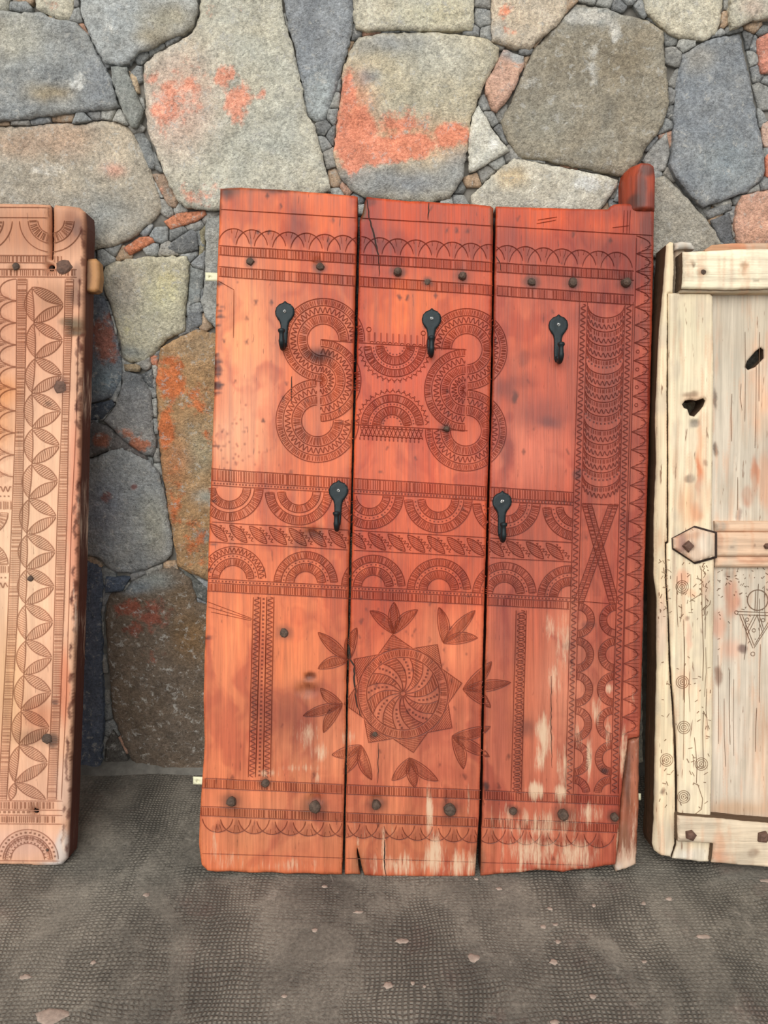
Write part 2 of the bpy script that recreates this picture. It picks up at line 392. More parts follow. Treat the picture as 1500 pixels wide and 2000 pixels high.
# ------------------------------------------------------------------ stone wall
WALL = Plane(750, 1500, 0)
def build_wall():
    D = 0.10
    vs = [(-2.6, .013, -.05), (2.6, .013, -.05), (2.6, .013, 2.7), (-2.6, .013, 2.7), (-2.6, D, -.05), (2.6, D, -.05), (2.6, D, 2.7), (-2.6, D, 2.7)]
    fs = [(0, 1, 2, 3), (5, 4, 7, 6), (3, 2, 6, 7), (0, 4, 5, 1), (1, 5, 6, 2), (4, 0, 3, 7)]
    wall = mesh_obj('wall_back', vs, fs, MORTAR)
    WALL.place(wall)
    tag(wall, 'rough wall of large irregular grey, cream and orange stones', 'wall', kind='structure')
    g1 = (150, 150, 146); g2 = (140, 142, 143); cr = (203, 194, 172); bg = (190, 184, 166); pk = (222, 150, 122); og = (226, 148, 122)
    br = (156, 147, 132); lg = (170, 171, 167); dg = (112, 112, 112); rs = (186, 110, 72); wh = (216, 214, 206)
    # outline, base colour, patch colour, patches (cx, cy, rx, ry, strength), soft tints
    S = [
     ([(0,20),(40,26),(75,24),(95,34),(130,41),(145,44),(170,70),(185,105),(198,127),(212,150),(222,190),(226,206),(195,210),(150,214),(100,221),(50,229),(0,237)], g1, wh, [(150,160,40,22,.55),(80,140,30,18,.4)], [(30,70,60,50,bg,.7),(95,180,50,18,(168,150,120),.8),(190,160,30,60,g2,.8)]),
     ([(0,0),(17,0),(13,21),(0,15)], bg, cr, [], []),
     ([(20,3),(50,2),(61,14),(60,22),(30,21),(17,18)], g1, cr, [], []),
     ([(62,0),(138,0),(141,14),(136,35),(115,34),(86,23),(72,12)], cr, pk, [(100,12,20,14,.35)], []),
     ([(92,29),(108,27),(121,35),(110,39),(96,36)], (208,178,140), cr, [], []),
     ([(150,0),(380,0),(383,20),(376,45),(358,60),(328,71),(293,90),(266,99),(249,120),(235,125),(206,120),(187,90),(172,60),(159,30)], lg, wh, [(200,60,50,40,.35)], [(330,35,60,30,(172,162,138),.8),(300,70,40,22,(166,152,126),.8)]),
     ([(395,0),(538,0),(554,45),(570,95),(582,145),(590,190),(598,228),(611,242),(620,280),(633,322),(640,352),(642,372),(600,388),(430,408),(395,406),(366,405),(350,392),(331,360),(311,310),(291,260),(286,220),(280,150),(281,124),(300,107),(345,82),(374,63),(389,30)], bg, (226,152,126),
       [(322,205,32,60,.66),(440,150,28,44,.58),(464,200,32,48,.66),(365,180,70,70,.46),(300,150,24,40,.42),(515,185,14,16,.6),(430,260,60,30,.22),(405,20,30,30,.28),(395,380,60,40,.42),(470,10,14,20,.3)], [(350,200,70,110,(212,180,160),.9),(520,90,50,90,(196,190,170),.6),(560,270,60,80,(188,184,168),.8),(480,330,120,60,(196,192,174),.6)]),
     ([(549,0),(690,0),(688,25),(683,73),(668,121),(647,190),(633,232),(612,232),(599,218),(591,158),(577,92),(562,37)], (148,150,151), wh, [(630,160,26,40,.35)], [(625,190,30,50,(172,178,176),.8),(600,40,40,60,(134,136,138),.7)]),
     ([(694,0),(926,0),(923,54),(850,58),(770,55),(715,57),(698,54),(692,40)], cr, wh, [], [(850,30,80,30,(206,194,160),.7)]),
     ([(700,74),(740,67),(830,64),(900,68),(950,77),(974,93),(972,112),(962,132),(943,165),(928,205),(918,226),(914,260),(909,300),(902,345),(878,385),(830,394),(770,391),(720,384),(690,371),(666,345),(654,300),(657,260),(666,200),(670,160),(671,130),(686,97)], (192,180,154), (224,140,112),
       [(692,270,48,70,.95),(740,296,70,32,.95),(800,285,80,28,.85),(680,190,20,66,.75),(880,262,56,30,.75),(780,240,90,40,.5)], [(760,85,90,22,(160,158,152),.9),(720,150,26,16,(138,144,142),1),(870,110,70,40,(200,196,180),.8),(790,355,120,34,(148,148,146),1.),(900,330,40,50,(150,150,146),1.),(690,350,50,26,(160,158,150),.9),(690,230,40,80,(222,150,116),.9),(800,270,110,40,(214,160,122),.7)]),
     ([(985,97),(1021,110),(1023,128),(1003,172),(971,217),(965,212),(952,183),(952,160),(974,121)], (206,164,140), lg, [(1010,112,20,14,.8)], [(1000,105,30,14,(160,160,158),.9)]),
     ([(934,207),(961,253),(993,293),(961,310),(929,332),(918,334),(918,279),(925,227)], (206,202,188), wh, [(965,285,20,20,.5)], []),
     ([(961,0),(1113,0),(1108,18),(1087,47),(1051,75),(1033,92),(1003,89),(964,77)], (206,188,164), (224,140,108), [(985,25,24,22,.55),(1000,62,20,18,.45)], [(970,60,20,20,(180,176,168),.7)]),
     ([(1127,4),(1170,13),(1221,29),(1268,42),(1295,60),(1297,121),(1303,169),(1304,205),(1288,251),(1260,284),(1249,312),(1222,342),(1152,328),(1078,313),(1012,303),(992,270),(982,238),(1008,183),(1030,130),(1045,97),(1074,64),(1113,24)], (152,142,124), (196,192,182),
       [(1160,130,14,60,.55),(1200,60,16,50,.6),(1140,30,60,20,.7),(1040,160,40,18,.45),(1220,250,50,40,.3)], [(1150,28,70,20,(166,168,164),.9),(1060,250,60,50,(160,154,138),.7),(1200,110,60,50,(140,128,108),.8),(1120,120,50,50,(142,132,114),.6)]),
     ([(1250,0),(1418,0),(1406,50),(1398,64),(1375,75),(1342,73),(1312,63),(1287,43),(1265,23)], cr, wh, [(1330,30,40,20,.3)], []),
     ([(1434,0),(1500,0),(1500,22),(1470,37),(1432,54),(1428,40)], cr, wh, [], [(1470,15,30,20,(210,180,160),.6)]),
     ([(1338,104),(1390,76),(1449,63),(1455,95),(1468,158),(1479,235),(1488,286),(1493,330),(1490,348),(1455,374),(1372,403),(1355,386),(1319,343),(1312,319),(1319,264),(1322,205),(1330,139)], (138,140,141), wh, [(1330,150,10,60,.3)], [(1370,110,30,30,(158,152,142),.8),(1420,320,60,50,(150,156,156),.7)]),
     ([(1484,74),(1500,46),(1500,150),(1492,140)], (206,138,116), lg, [], []),
     ([(1470,165),(1482,160),(1500,185),(1500,215),(1484,214)], (150,148,142), lg, [], []),
     ([(1486,240),(1500,225),(1500,290),(1494,286)], (204,170,150), lg, [], []),
     ([(1497,300),(1500,300),(1500,360),(1499,345)], (210,130,104), lg, [], []),
     ([(1442,406),(1452,382),(1500,364),(1500,480),(1444,480),(1438,440)], (206,160,136), og, [(1480,390,26,18,.4)], []),
     ([(922,384),(962,344),(1006,310),(1050,320),(1150,337),(1208,351),(1194,380),(1178,402),(1165,416),(925,412)], (198,190,172), wh, [(1150,360,50,30,.5)], [(1000,345,30,24,(206,180,140),.8)]),
     ([(1200,392),(1212,356),(1222,352),(1224,400)], g1, lg, [], []),
     ([(1280,348),(1300,344),(1328,372),(1358,407),(1392,446),(1408,480),(1350,500),(1270,500)], (166,158,143), wh, [(1330,430,40,30,.25)], []),
     ([(1256,313),(1271,290),(1303,258),(1309,300),(1298,333),(1280,337)], (152,149,143), lg, [], []),
     ([(1376,413),(1428,395),(1431,408),(1386,427)], (128,128,126), lg, [], []),
     ([(1389,431),(1426,415),(1432,478),(1412,478)], (110,110,110), lg, [], []),
     ([(0,250),(60,247),(100,241),(150,243),(200,235),(240,243),(256,260),(273,292),(293,342),(309,390),(314,406),(298,424),(260,460),(223,476),(190,485),(150,490),(0,470)], (178,166,147), (206,200,188),
       [(100,330,60,40,.4),(235,300,30,60,.35),(60,370,80,30,.35)], [(120,270,70,40,(190,160,136),.8),(30,280,50,30,(192,158,130),.7),(220,280,40,50,(202,186,164),.8),(200,420,70,50,(150,150,144),.8),(220,330,24,14,(218,160,140),.7)]),
     ([(217,130),(244,130),(252,152),(268,192),(279,216),(275,230),(264,248),(256,248),(241,223),(230,195),(220,160)], (146,146,138), lg, [], []),
     ([(251,138),(267,150),(271,180),(265,182),(256,160)], (206,180,148), lg, [], []),
     ([(258,255),(279,260),(291,277),(306,318),(299,330),(288,328),(277,300)], (136,136,132), lg, [], []),
     ([(297,340),(319,338),(348,390),(343,406),(327,403),(312,370)], (160,136,116), pk, [(318,370,12,20,.35)], []),
     ([(319,432),(346,417),(399,411),(404,418),(385,431),(332,448)], (196,128,96), lg, [], []),
     ([(240,484),(271,464),(308,460),(303,470),(252,498)], (192,122,90), lg, [], []),
     ([(312,488),(374,448),(384,457),(386,488),(350,495)], (118,118,116), lg, [], []),
     ([(204,521),(246,508),(305,503),(364,502),(366,514),(364,556),(360,600),(357,643),(319,665),(301,686),(280,705),(251,707),(239,697),(229,644),(218,600),(202,562)], (184,176,152), (206,196,156),
       [(330,560,40,50,.5),(260,640,40,40,.3)], [(240,560,40,60,(172,160,146),.7),(320,575,40,40,(200,190,150),.6),(250,690,40,14,(140,144,140),.8)]),
     ([(373,522),(397,527),(394,560),(389,588),(367,600),(369,560)], (140,142,138), lg, [], []),
     ([(366,606),(391,600),(394,633),(371,648),(364,640)], (124,124,122), lg, [], []),
     ([(404,427),(455,416),(455,650),(423,640),(402,618),(396,592),(402,540)], (158,156,148), wh, [], []),
     ([(390,452),(400,440),(399,490),(393,515),(388,500)], (150,140,112), lg, [], []),
     ([(130,575),(180,575),(198,581),(213,622),(226,677),(235,716),(232,747),(215,775),(180,785),(130,790)], (118,120,124), (150,96,80), [(205,665,30,55,.75)], [(200,740,40,30,(124,136,138),.8)]),
     ([(130,795),(182,790),(219,781),(222,792),(199,818),(178,820),(130,825)], (82,88,96), lg, [], []),
     ([(241,729),(271,733),(280,751),(292,769),(296,835),(302,872),(297,891),(282,887),(247,866),(204,822),(226,795),(237,760)], (136,134,131), (176,112,84), [(270,870,30,20,.75),(250,850,40,20,.45)], [(262,745,26,24,(112,114,114),.8)]),
     ([(274,732),(296,720),(300,762),(288,756)], (100,102,102), lg, [], []),
     ([(284,706),(308,688),(306,716)], (206,140,112), lg, [], []),
     ([(240,712),(276,712),(270,726),(244,724)], (160,140,112), lg, [], []),
     ([(316,681),(349,661),(382,647),(425,655),(470,680),(470,1150),(402,1135),(371,1119),(347,1107),(341,1066),(330,1000),(319,934),(312,868),(310,809),(306,754),(312,712)], (172,136,98), (198,112,68),
       [(330,740,40,50,.75),(380,780,40,40,.5),(325,840,20,50,.8),(400,850,30,40,.35),(340,980,30,80,.45),(380,1060,40,60,.45)], [(390,680,50,30,(160,134,104),.9),(390,880,40,50,(168,154,126),.85),(400,970,24,18,(150,150,140),.9),(340,900,30,50,(178,112,72),.6),(395,1050,12,12,(142,140,130),.9)]),
     ([(130,830),(182,828),(204,834),(244,870),(285,897),(250,882),(215,877),(176,892),(130,890)], (104,98,94), (140,88,68), [(200,860,22,20,.7)], []),
     ([(130,900),(180,898),(215,882),(240,877),(290,903),(309,932),(318,965),(326,1010),(333,1050),(334,1083),(318,1097),(290,1111),(250,1121),(211,1114),(193,1092),(176,1085),(130,1080)], (146,146,143), (126,88,82),
       [(210,970,14,18,.6),(262,950,10,10,.5)], [(300,1020,30,60,(160,154,136),.8),(200,1000,40,60,(132,134,142),.7)]),
     ([(352,1107),(375,1128),(404,1148),(404,1178),(382,1168),(372,1145)], (100,100,94), lg, [], []),
     ([(140,1092),(188,1104),(200,1128),(196,1160),(192,1200),(196,1300),(200,1400),(195,1505),(130,1505)], (98,104,116), (120,128,138), [(190,1130,10,20,.4)], []),
     ([(206,1128),(252,1130),(238,1155),(205,1158)], (88,96,108), lg, [], []),
     ([(210,1165),(240,1162),(264,1131),(332,1112),(368,1134),(382,1180),(440,1200),(440,1505),(272,1505),(243,1452),(222,1400),(212,1300),(203,1210)], (108,94,80), (138,80,64),
       [(250,1190,40,24,.6),(300,1200,40,40,.55),(260,1230,30,30,.5),(300,1280,30,20,.4)], [(300,1135,40,20,(138,140,134),.9),(350,1165,30,24,(120,100,78),.8),(370,1240,40,50,(130,100,66),.7),(260,1150,30,14,(126,134,138),.9)]),
     ([(220,1428),(236,1458),(260,1505),(203,1505),(207,1452)], (92,88,82), lg, [], []),
    ]
    polys = []
    def ext(p):
        x, y = p
        if x <= 0: x = -55
        if x >= 1500: x = 1555
        if y <= 0: y = -55
        return (x, y)
    cnt = 0
    def stone(poly, base, pc, patches, tints, res, w, amp, name='stone', rr=9, seed=0):
        nonlocal cnt
        cnt += 1; sd = 100 + seed * 7
        rd_ = random.Random(sd); tx = rd_.uniform(-.00004, .00004); ty = rd_.uniform(-.00004, .00004)
        cx, cy = np.mean(poly, 0)
        def relief(x, y, d):
            h = (fbm(x / 70., y / 70., sd, 3) - .5) * amp * 2.2 + (fbm(x / 17., y / 17., sd + 9, 3) - .5) * amp * .8
            st = fbm(x / 110. + 3, y / 110., sd + 20, 2)
            h += np.floor(st * 7) / 7 * amp * 1.1 - amp * .5          # cleft steps
            return h + (x - cx) * tx + (y - cy) * ty
        def paint(x, y):
            c = blobs(x, y, base, tints, sd) * np.array([1.36, 1.39, 1.42])
            m = np.zeros(len(x))
            for px_, py_, rx, ry, st in patches:
                m = np.maximum(m, st * np.exp(-(((x - px_) / rx) ** 2 + ((y - py_) / ry) ** 2) ** 1.2))
            pt = np.empty((len(x), 4)); pt[:, :3] = lin(pc) * 1.42; pt[:, 3] = m * 1.1
            return c, pt
        pr = rough(poly, res, 3.4 if res > 4 else 1.4, .11, sd)
        return slab(name, pr, WALL, w, .05 + w, res, STONE, wall, rr=rr, rd=.005 if rr > 6 else .003, relief=relief, paint=paint, back=False, rnd=False)
    for i, (poly, base, pc, pt, tn) in enumerate(S):
        pl = np.array([ext(p) for p in poly], float)
        pc_ = resample(pl, 12); ar_ = np.sum(pl[:, 0] * np.roll(pl[:, 1], -1) - pl[:, 1] * np.roll(pl[:, 0], -1))
        tg = np.roll(pc_, -1, 0) - np.roll(pc_, 1, 0); tg /= np.maximum(np.hypot(tg[:, 0], tg[:, 1]), 1e-6)[:, None]
        gr = 2.6 if abs(ar_) > 8000 else .8
        pl = pc_ + np.stack([tg[:, 1], -tg[:, 0]], 1) * (gr if ar_ > 0 else -gr); polys.append(pl)
        a = (np.ptp(pl[:, 0]) * np.ptp(pl[:, 1]))
        big = a > 6000
        w = random.Random(i).uniform(.002, .010) if big else random.Random(i).uniform(-.006, .002)
        stone(pl, base, pc, pt, tn, 6.5 if big else 3.6, w, .0045 if big else .002, rr=6.5 if big else 3.0, seed=i)
    # stones that carry the wall on behind the doors and past the frame
    def clip(poly, a, b, c):
        out = []
        for i in range(len(poly)):
            p, q = poly[i], poly[(i + 1) % len(poly)]
            dp = a * p[0] + b * p[1] - c; dq = a * q[0] + b * q[1] - c
            if dp <= 0: out.append(p)
            if dp * dq < 0:
                t = dp / (dp - dq); out.append((p[0] + (q[0] - p[0]) * t, p[1] + (q[1] - p[1]) * t))
        return out
    pal = [g1, bg, cr, br, lg, (172,130,96), (190,160,138), dg]
    fills = [(480, 425, 1255, 1505, 3, 4), (-55, 500, 122, 1505, 1, 5), (1300, 510, 1560, 1505, 1, 4), (-560, -60, -64, 1505, 2, 5), (1570, -60, 2060, 1505, 2, 5), (-560, -420, 2060, -66, 9, 1)]
    R = random.Random(5)
    for (x0, y0, x1, y1, nx, ny) in fills:
        sd = [(x0 + (i + R.uniform(.2, .8)) * (x1 - x0) / nx, y0 + (j + R.uniform(.2, .8)) * (y1 - y0) / ny) for i in range(nx) for j in range(ny)]
        for i, p in enumerate(sd):
            poly = [(x0, y0), (x1, y0), (x1, y1), (x0, y1)]
            for j, q in enumerate(sd):
                if i == j or not poly: continue
                a, b = q[0] - p[0], q[1] - p[1]; L = math.hypot(a, b)
                poly = clip(poly, a / L, b / L, ((q[0] ** 2 + q[1] ** 2 - p[0] ** 2 - p[1] ** 2) / 2) / L - 7)
            if len(poly) < 3: continue
            stone(np.array(poly), R.choice(pal), R.choice([pk, wh, lg]), [(p[0], p[1], 60, 50, .5)], [], 14, R.uniform(.0, .006), .004, rr=16, seed=300 + i + int(x0))
    # small stones wedged into the joints
    st = 2.0
    gx, gy = np.meshgrid(np.arange(-8, 1510, st), np.arange(-8, 1490, st))
    free = np.ones(gx.shape, bool)
    for pl in polys:
        x0, y0 = pl.min(0) - 4; x1, y1 = pl.max(0) + 4
        sl = (slice(max(0, int((y0 + 8) / st)), max(0, int((y1 + 8) / st) + 2)), slice(max(0, int((x0 + 8) / st)), max(0, int((x1 + 8) / st) + 2)))
        if gx[sl].size: free[sl] &= ~pip(gx[sl], gy[sl], pl)
    for (x0, y0, x1, y1, _, _) in fills: free &= ~((gx > x0 - 4) & (gx < x1 + 4) & (gy > y0 - 4) & (gy < y1 + 4))
    free &= ~((gx > 425) & (gx < 1280) & (gy > 425)) & ~((gx < 165) & (gy > 480)) & ~((gx > 1290) & (gy > 495))
    # erode by one cell so that dark joints stay
    er = free
    fp = np.stack([gx[er], gy[er]], 1)
    order = R.sample(range(len(fp)), len(fp)); seeds = []
    for k in order:
        p = fp[k]
        if all((p[0] - q[0]) ** 2 + (p[1] - q[1]) ** 2 > 26 ** 2 for q in seeds): seeds.append(p)
        if len(seeds) > 330: break
    seeds = np.array(seeds)
    own = np.empty(len(fp), int)
    for k in range(0, len(fp), 2000):
        own[k:k + 2000] = ((fp[k:k + 2000, None, :] - seeds[None]) ** 2).sum(2).argmin(1)
    def hull(P):
        P = sorted(map(tuple, P))
        def half(it):
            h = []
            for p in it:
                while len(h) > 1 and (h[-1][0] - h[-2][0]) * (p[1] - h[-2][1]) - (h[-1][1] - h[-2][1]) * (p[0] - h[-2][0]) <= 0: h.pop()
                h.append(p)
            return h[:-1]
        return np.array(half(P) + half(P[::-1]))
    made = 0
    for k in range(len(seeds)):
        P = fp[own == k]
        if len(P) < 12 or made >= 215: continue
        h = hull(P)
        if len(h) < 3: continue
        ar = abs(np.sum(h[:, 0] * np.roll(h[:, 1], -1) - h[:, 1] * np.roll(h[:, 0], -1))) / 2
        if ar < 45: continue
        c = h.mean(0); h = c + (h - c) * 1.0
        made += 1
        stone(h, R.choice([g1, g1, (136,134,130), (160,154,144), (150,146,138), (176,150,124), (130,130,126), (122,122,120), (170,168,160), (150,150,146), (140,140,138), (186,146,124)]), lg, [], [], 4.0, R.uniform(-.006, .001), .002, 'chink_stone', rr=2.2, seed=600 + k)
    # cement fillet along the foot of the wall
    vs = []; n = 120
    for i in range(n):
        x = -2.2 + 4.4 * i / (n - 1)
        j = (vnoise(x * 9, 3., 5) - .5) * .012
        vs += [(x, -.030 + j, 0.0), (x, -.024 + j, .008), (x, -.006, .020 + j), (x, .02, .022)]
    fs = [(i * 4 + a, (i + 1) * 4 + a, (i + 1) * 4 + a + 1, i * 4 + a + 1) for i in range(n - 1) for a in range(3)]
    t = mesh_obj('trim_1', vs, fs, CEMENT, None, True); t.location = (0, WALL.o[1], 0)
    tag(t, 'low grey cement fillet where the stone wall meets the floor', 'trim', kind='structure')
build_wall()

# ------------------------------------------------------------------ carving tools (all in reference pixels on a door's plane)
class Carver:
    def __init__(self, region):
        self.region = region      # (x, y) arrays -> index of the board, -1 outside
        self.s = {}; self.inst = 0
        self.ox, self.oy, self.st = -260, 300, 2.0
        self.tint = np.zeros((720, 1020))
    def stroke(self, pts, wd=1.7, motif='carved_line', mat=0, res=5.0):
        p = resample(np.asarray(pts, float), res, False)
        mid = (p[:-1] + p[1:]) / 2; r = self.region(mid[:, 0], mid[:, 1])
        i = 0
        while i < len(r):
            if r[i] < 0: i += 1; continue
            j = i
            while j + 1 < len(r) and r[j + 1] == r[i]: j += 1
            self.s.setdefault((int(r[i]), motif, mat, self.inst if mat == 0 else 0), []).append((p[i:j + 2], wd)); i = j + 1
    def new(self): self.inst += 1
    def fill(self, poly, v):
        poly = np.asarray(poly, float); x0, y0 = poly.min(0); x1, y1 = poly.max(0)
        a = max(0, int((x0 - self.ox) / self.st)); b = min(self.tint.shape[1], int((x1 - self.ox) / self.st) + 2)
        c = max(0, int((y0 - self.oy) / self.st)); d = min(self.tint.shape[0], int((y1 - self.oy) / self.st) + 2)
        if b <= a or d <= c: return
        X, Y = np.meshgrid(self.ox + np.arange(a, b) * self.st, self.oy + np.arange(c, d) * self.st)
        m = pip(X, Y, poly); t = self.tint[c:d, a:b]; t[m] = np.maximum(t[m], v)
    def sample(self, px, py):
        i = np.clip(((py - self.oy) / self.st).astype(int), 0, self.tint.shape[0] - 1); j = np.clip(((px - self.ox) / self.st).astype(int), 0, self.tint.shape[1] - 1)
        return self.tint[i, j]
    @staticmethod
    def arc(cx, cy, r, a0, a1, ry=None, n=None):
        n = n or max(6, int(abs(a1 - a0) / 360 * 2 * math.pi * r / 4))
        a = np.radians(np.linspace(a0, a1, n + 1)); ry = ry or r
        return np.stack([cx + r * np.cos(a), cy - ry * np.sin(a)], 1)
    def hatch(self, A, B, sp=3.3, wd=1.15, motif='hatching', tint=.5, skip=.04, inset=1.0):
        """short cuts between two curves, with the darkened ground between them"""
        A = resample(A, 2, False); B = resample(B, 2, False)
        n = max(2, int(max(np.sum(np.hypot(*np.diff(A, axis=0).T)), np.sum(np.hypot(*np.diff(B, axis=0).T))) / sp))
        if tint: self.fill(np.concatenate([A, B[::-1]]), tint)
        for k in range(n + 1):
            if random.random() < skip: continue
            t = min(1, max(0, (k + random.uniform(-.18, .18)) / n))
            a = A[int(t * (len(A) - 1))]; b = B[int(t * (len(B) - 1))]; L = np.hypot(*(b - a))
            if L < 3: continue
            e = inset / L + random.uniform(0, .05)
            self.stroke([a + (b - a) * e, b + (a - b) * e], wd * random.uniform(.75, 1.2), motif, 1, 12)
    def wave(self, A, B, per=9.0, wd=1.6, motif='wavy_line', tint=.35):
        A = resample(A, 1.5, False); B = resample(B, 1.5, False)
        L = np.sum(np.hypot(*np.diff(A, axis=0).T)); n = max(8, int(L / 1.6))
        if tint: self.fill(np.concatenate([A, B[::-1]]), tint)
        t = np.linspace(0, 1, n); a = A[(t * (len(A) - 1)).astype(int)]; b = B[(t * (len(B) - 1)).astype(int)]
        s = .5 + .36 * np.sin(t * L / per * 2 * math.pi)
        self.stroke(a + (b - a) * s[:, None], wd, motif, 0, 1.7)
    def dots(self, C, sp=6.5, r=1.5, motif='punched_dots'):
        C = resample(C, 1.0, False); n = max(1, int(np.sum(np.hypot(*np.diff(C, axis=0).T)) / sp))
        for k in range(n):
            p = C[int((k + .5) / n * (len(C) - 1))]
            self.stroke([p - (0, r), p + (0, r)], r * 2, motif, 2, 20)
    def leaf(self, x0, y0, x1, y1, w, motif='carved_leaf', tint=.5, double=True, side=0, sp=3.2):
        self.new(); a = np.array([x0, y0], float); b = np.array([x1, y1], float); L = np.hypot(*(b - a)); u = (b - a) / L; nrm = np.array([-u[1], u[0]])
        t = np.linspace(0, 1, 15); s = np.sin(math.pi * t) ** .8
        P = a + np.outer(t, b - a) + np.outer(s * (w + side), nrm); Q = a + np.outer(t, b - a) - np.outer(s * (w - side), nrm)
        self.stroke(P, 1.7, motif, 0, 4); self.stroke(Q, 1.7, motif, 0, 4)
        if double:
            m = (P + Q) / 2
            self.stroke((m + (P - m) * .68)[2:-2], 1.1, motif, 1, 4); self.stroke((m + (Q - m) * .68)[2:-2], 1.1, motif, 1, 4)
            P = m + (P - m) * .68; Q = m + (Q - m) * .68
        self.fill(np.concatenate([P, Q[::-1]]), tint)
        n = max(3, int(L / sp))
        for k in range(1, n):
            i = k / n * 14; f = lambda Z, q: Z[min(14, max(0, int(q)))] + (Z[min(14, int(max(0, q)) + 1)] - Z[min(14, max(0, int(q)))]) * (max(0, min(14, q)) % 1)
            self.stroke([f(P, i - .9), f(Q, min(14, i + .9))], 1.05, motif, 1, 12)
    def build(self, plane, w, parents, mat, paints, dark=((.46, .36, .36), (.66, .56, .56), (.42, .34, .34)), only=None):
        """every cut is a shallow V-shaped groove ribbon lying in the face of its board, in the board's own wood"""
        for (bi, motif, kind, inst), lst in self.s.items():
            if only is not None and bi not in only: continue
            V = []; Fc = []; PX = []
            for p, wd in lst:
                d = np.gradient(p, axis=0) if len(p) > 2 else np.repeat(p[1:] - p[:1], 2, 0)
                L = np.hypot(d[:, 0], d[:, 1]); L[L < 1e-6] = 1; nr = np.stack([-d[:, 1] / L, d[:, 0] / L], 1)
                o = len(PX) and sum(len(q) for q in PX); m = len(p); hw = wd / 2 * np.ones(m)
                if m > 3: hw[0] *= .5; hw[-1] *= .5
                q3 = np.stack([p + nr * (sg * hw)[:, None] for sg in (-1, 0, 1)], 1).reshape(-1, 2)
                X, Z = plane.loc(q3[:, 0], q3[:, 1], w)
                V.append(np.stack([X, -(w + np.tile([.0010, .0005, .0010], m)), Z], 1)); PX.append(q3)
                for i in range(m - 1):
                    a = o + i * 3
                    Fc += [(a, a + 1, a + 4, a + 3), (a + 1, a + 2, a + 5, a + 4)]
            PX = np.concatenate(PX); c, pt = paints[bi](PX[:, 0], PX[:, 1])
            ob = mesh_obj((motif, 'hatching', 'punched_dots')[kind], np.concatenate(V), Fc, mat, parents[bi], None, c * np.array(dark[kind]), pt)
            if kind or motif in ('pitted_cuts', 'scratch'): ob['kind'] = 'stuff'

def nail(plane, px, py, r, h, parent, mat=RUST, name='nail', w=0.0, seed=0, n=9):
    R = random.Random(seed + int(px)); X, Z = plane.loc(np.array([px]), np.array([py]), w); k = plane.k
    prof = [(1.0, -.002), (1.0, h * .35), (.78, h * .8), (.35, h)]
    rad = [R.uniform(.84, 1.12) for _ in range(n)]; V = []; Fc = []
    for s, e in prof:
        for j in range(n):
            a = 2 * math.pi * j / n
            V.append((X[0] + math.cos(a) * r * k * s * rad[j], -(w + e + R.uniform(-.0006, .0006)), Z[0] + math.sin(a) * r * k * s * rad[j]))
    for q in range(len(prof) - 1):
        for j in range(n): Fc.append((q * n + j, q * n + (j + 1) % n, (q + 1) * n + (j + 1) % n, (q + 1) * n + j))
    Fc.append(tuple(range((len(prof) - 1) * n, len(prof) * n)))
    return mesh_obj(name, V, Fc, mat, parent, False)

def tube(name, path, radii, mat, parent, n=10):
    path = [Vector(p) for p in path]; V = []; Fc = []
    up = Vector((1, 0, 0))
    for i, p in enumerate(path):
        t = (path[min(i + 1, len(path) - 1)] - path[max(i - 1, 0)]).normalized()
        b = t.cross(up).normalized(); a = b.cross(t)
        for j in range(n):
            an = 2 * math.pi * j / n; V.append(p + (a * math.cos(an) + b * math.sin(an)) * radii[i])
    for i in range(len(path) - 1):
        for j in range(n): Fc.append((i * n + j, i * n + (j + 1) % n, (i + 1) * n + (j + 1) % n, (i + 1) * n + j))
    Fc.append(tuple(range(n))[::-1]); Fc.append(tuple(range((len(path) - 1) * n, len(path) * n)))
    return mesh_obj(name, V, Fc, mat, parent, True)

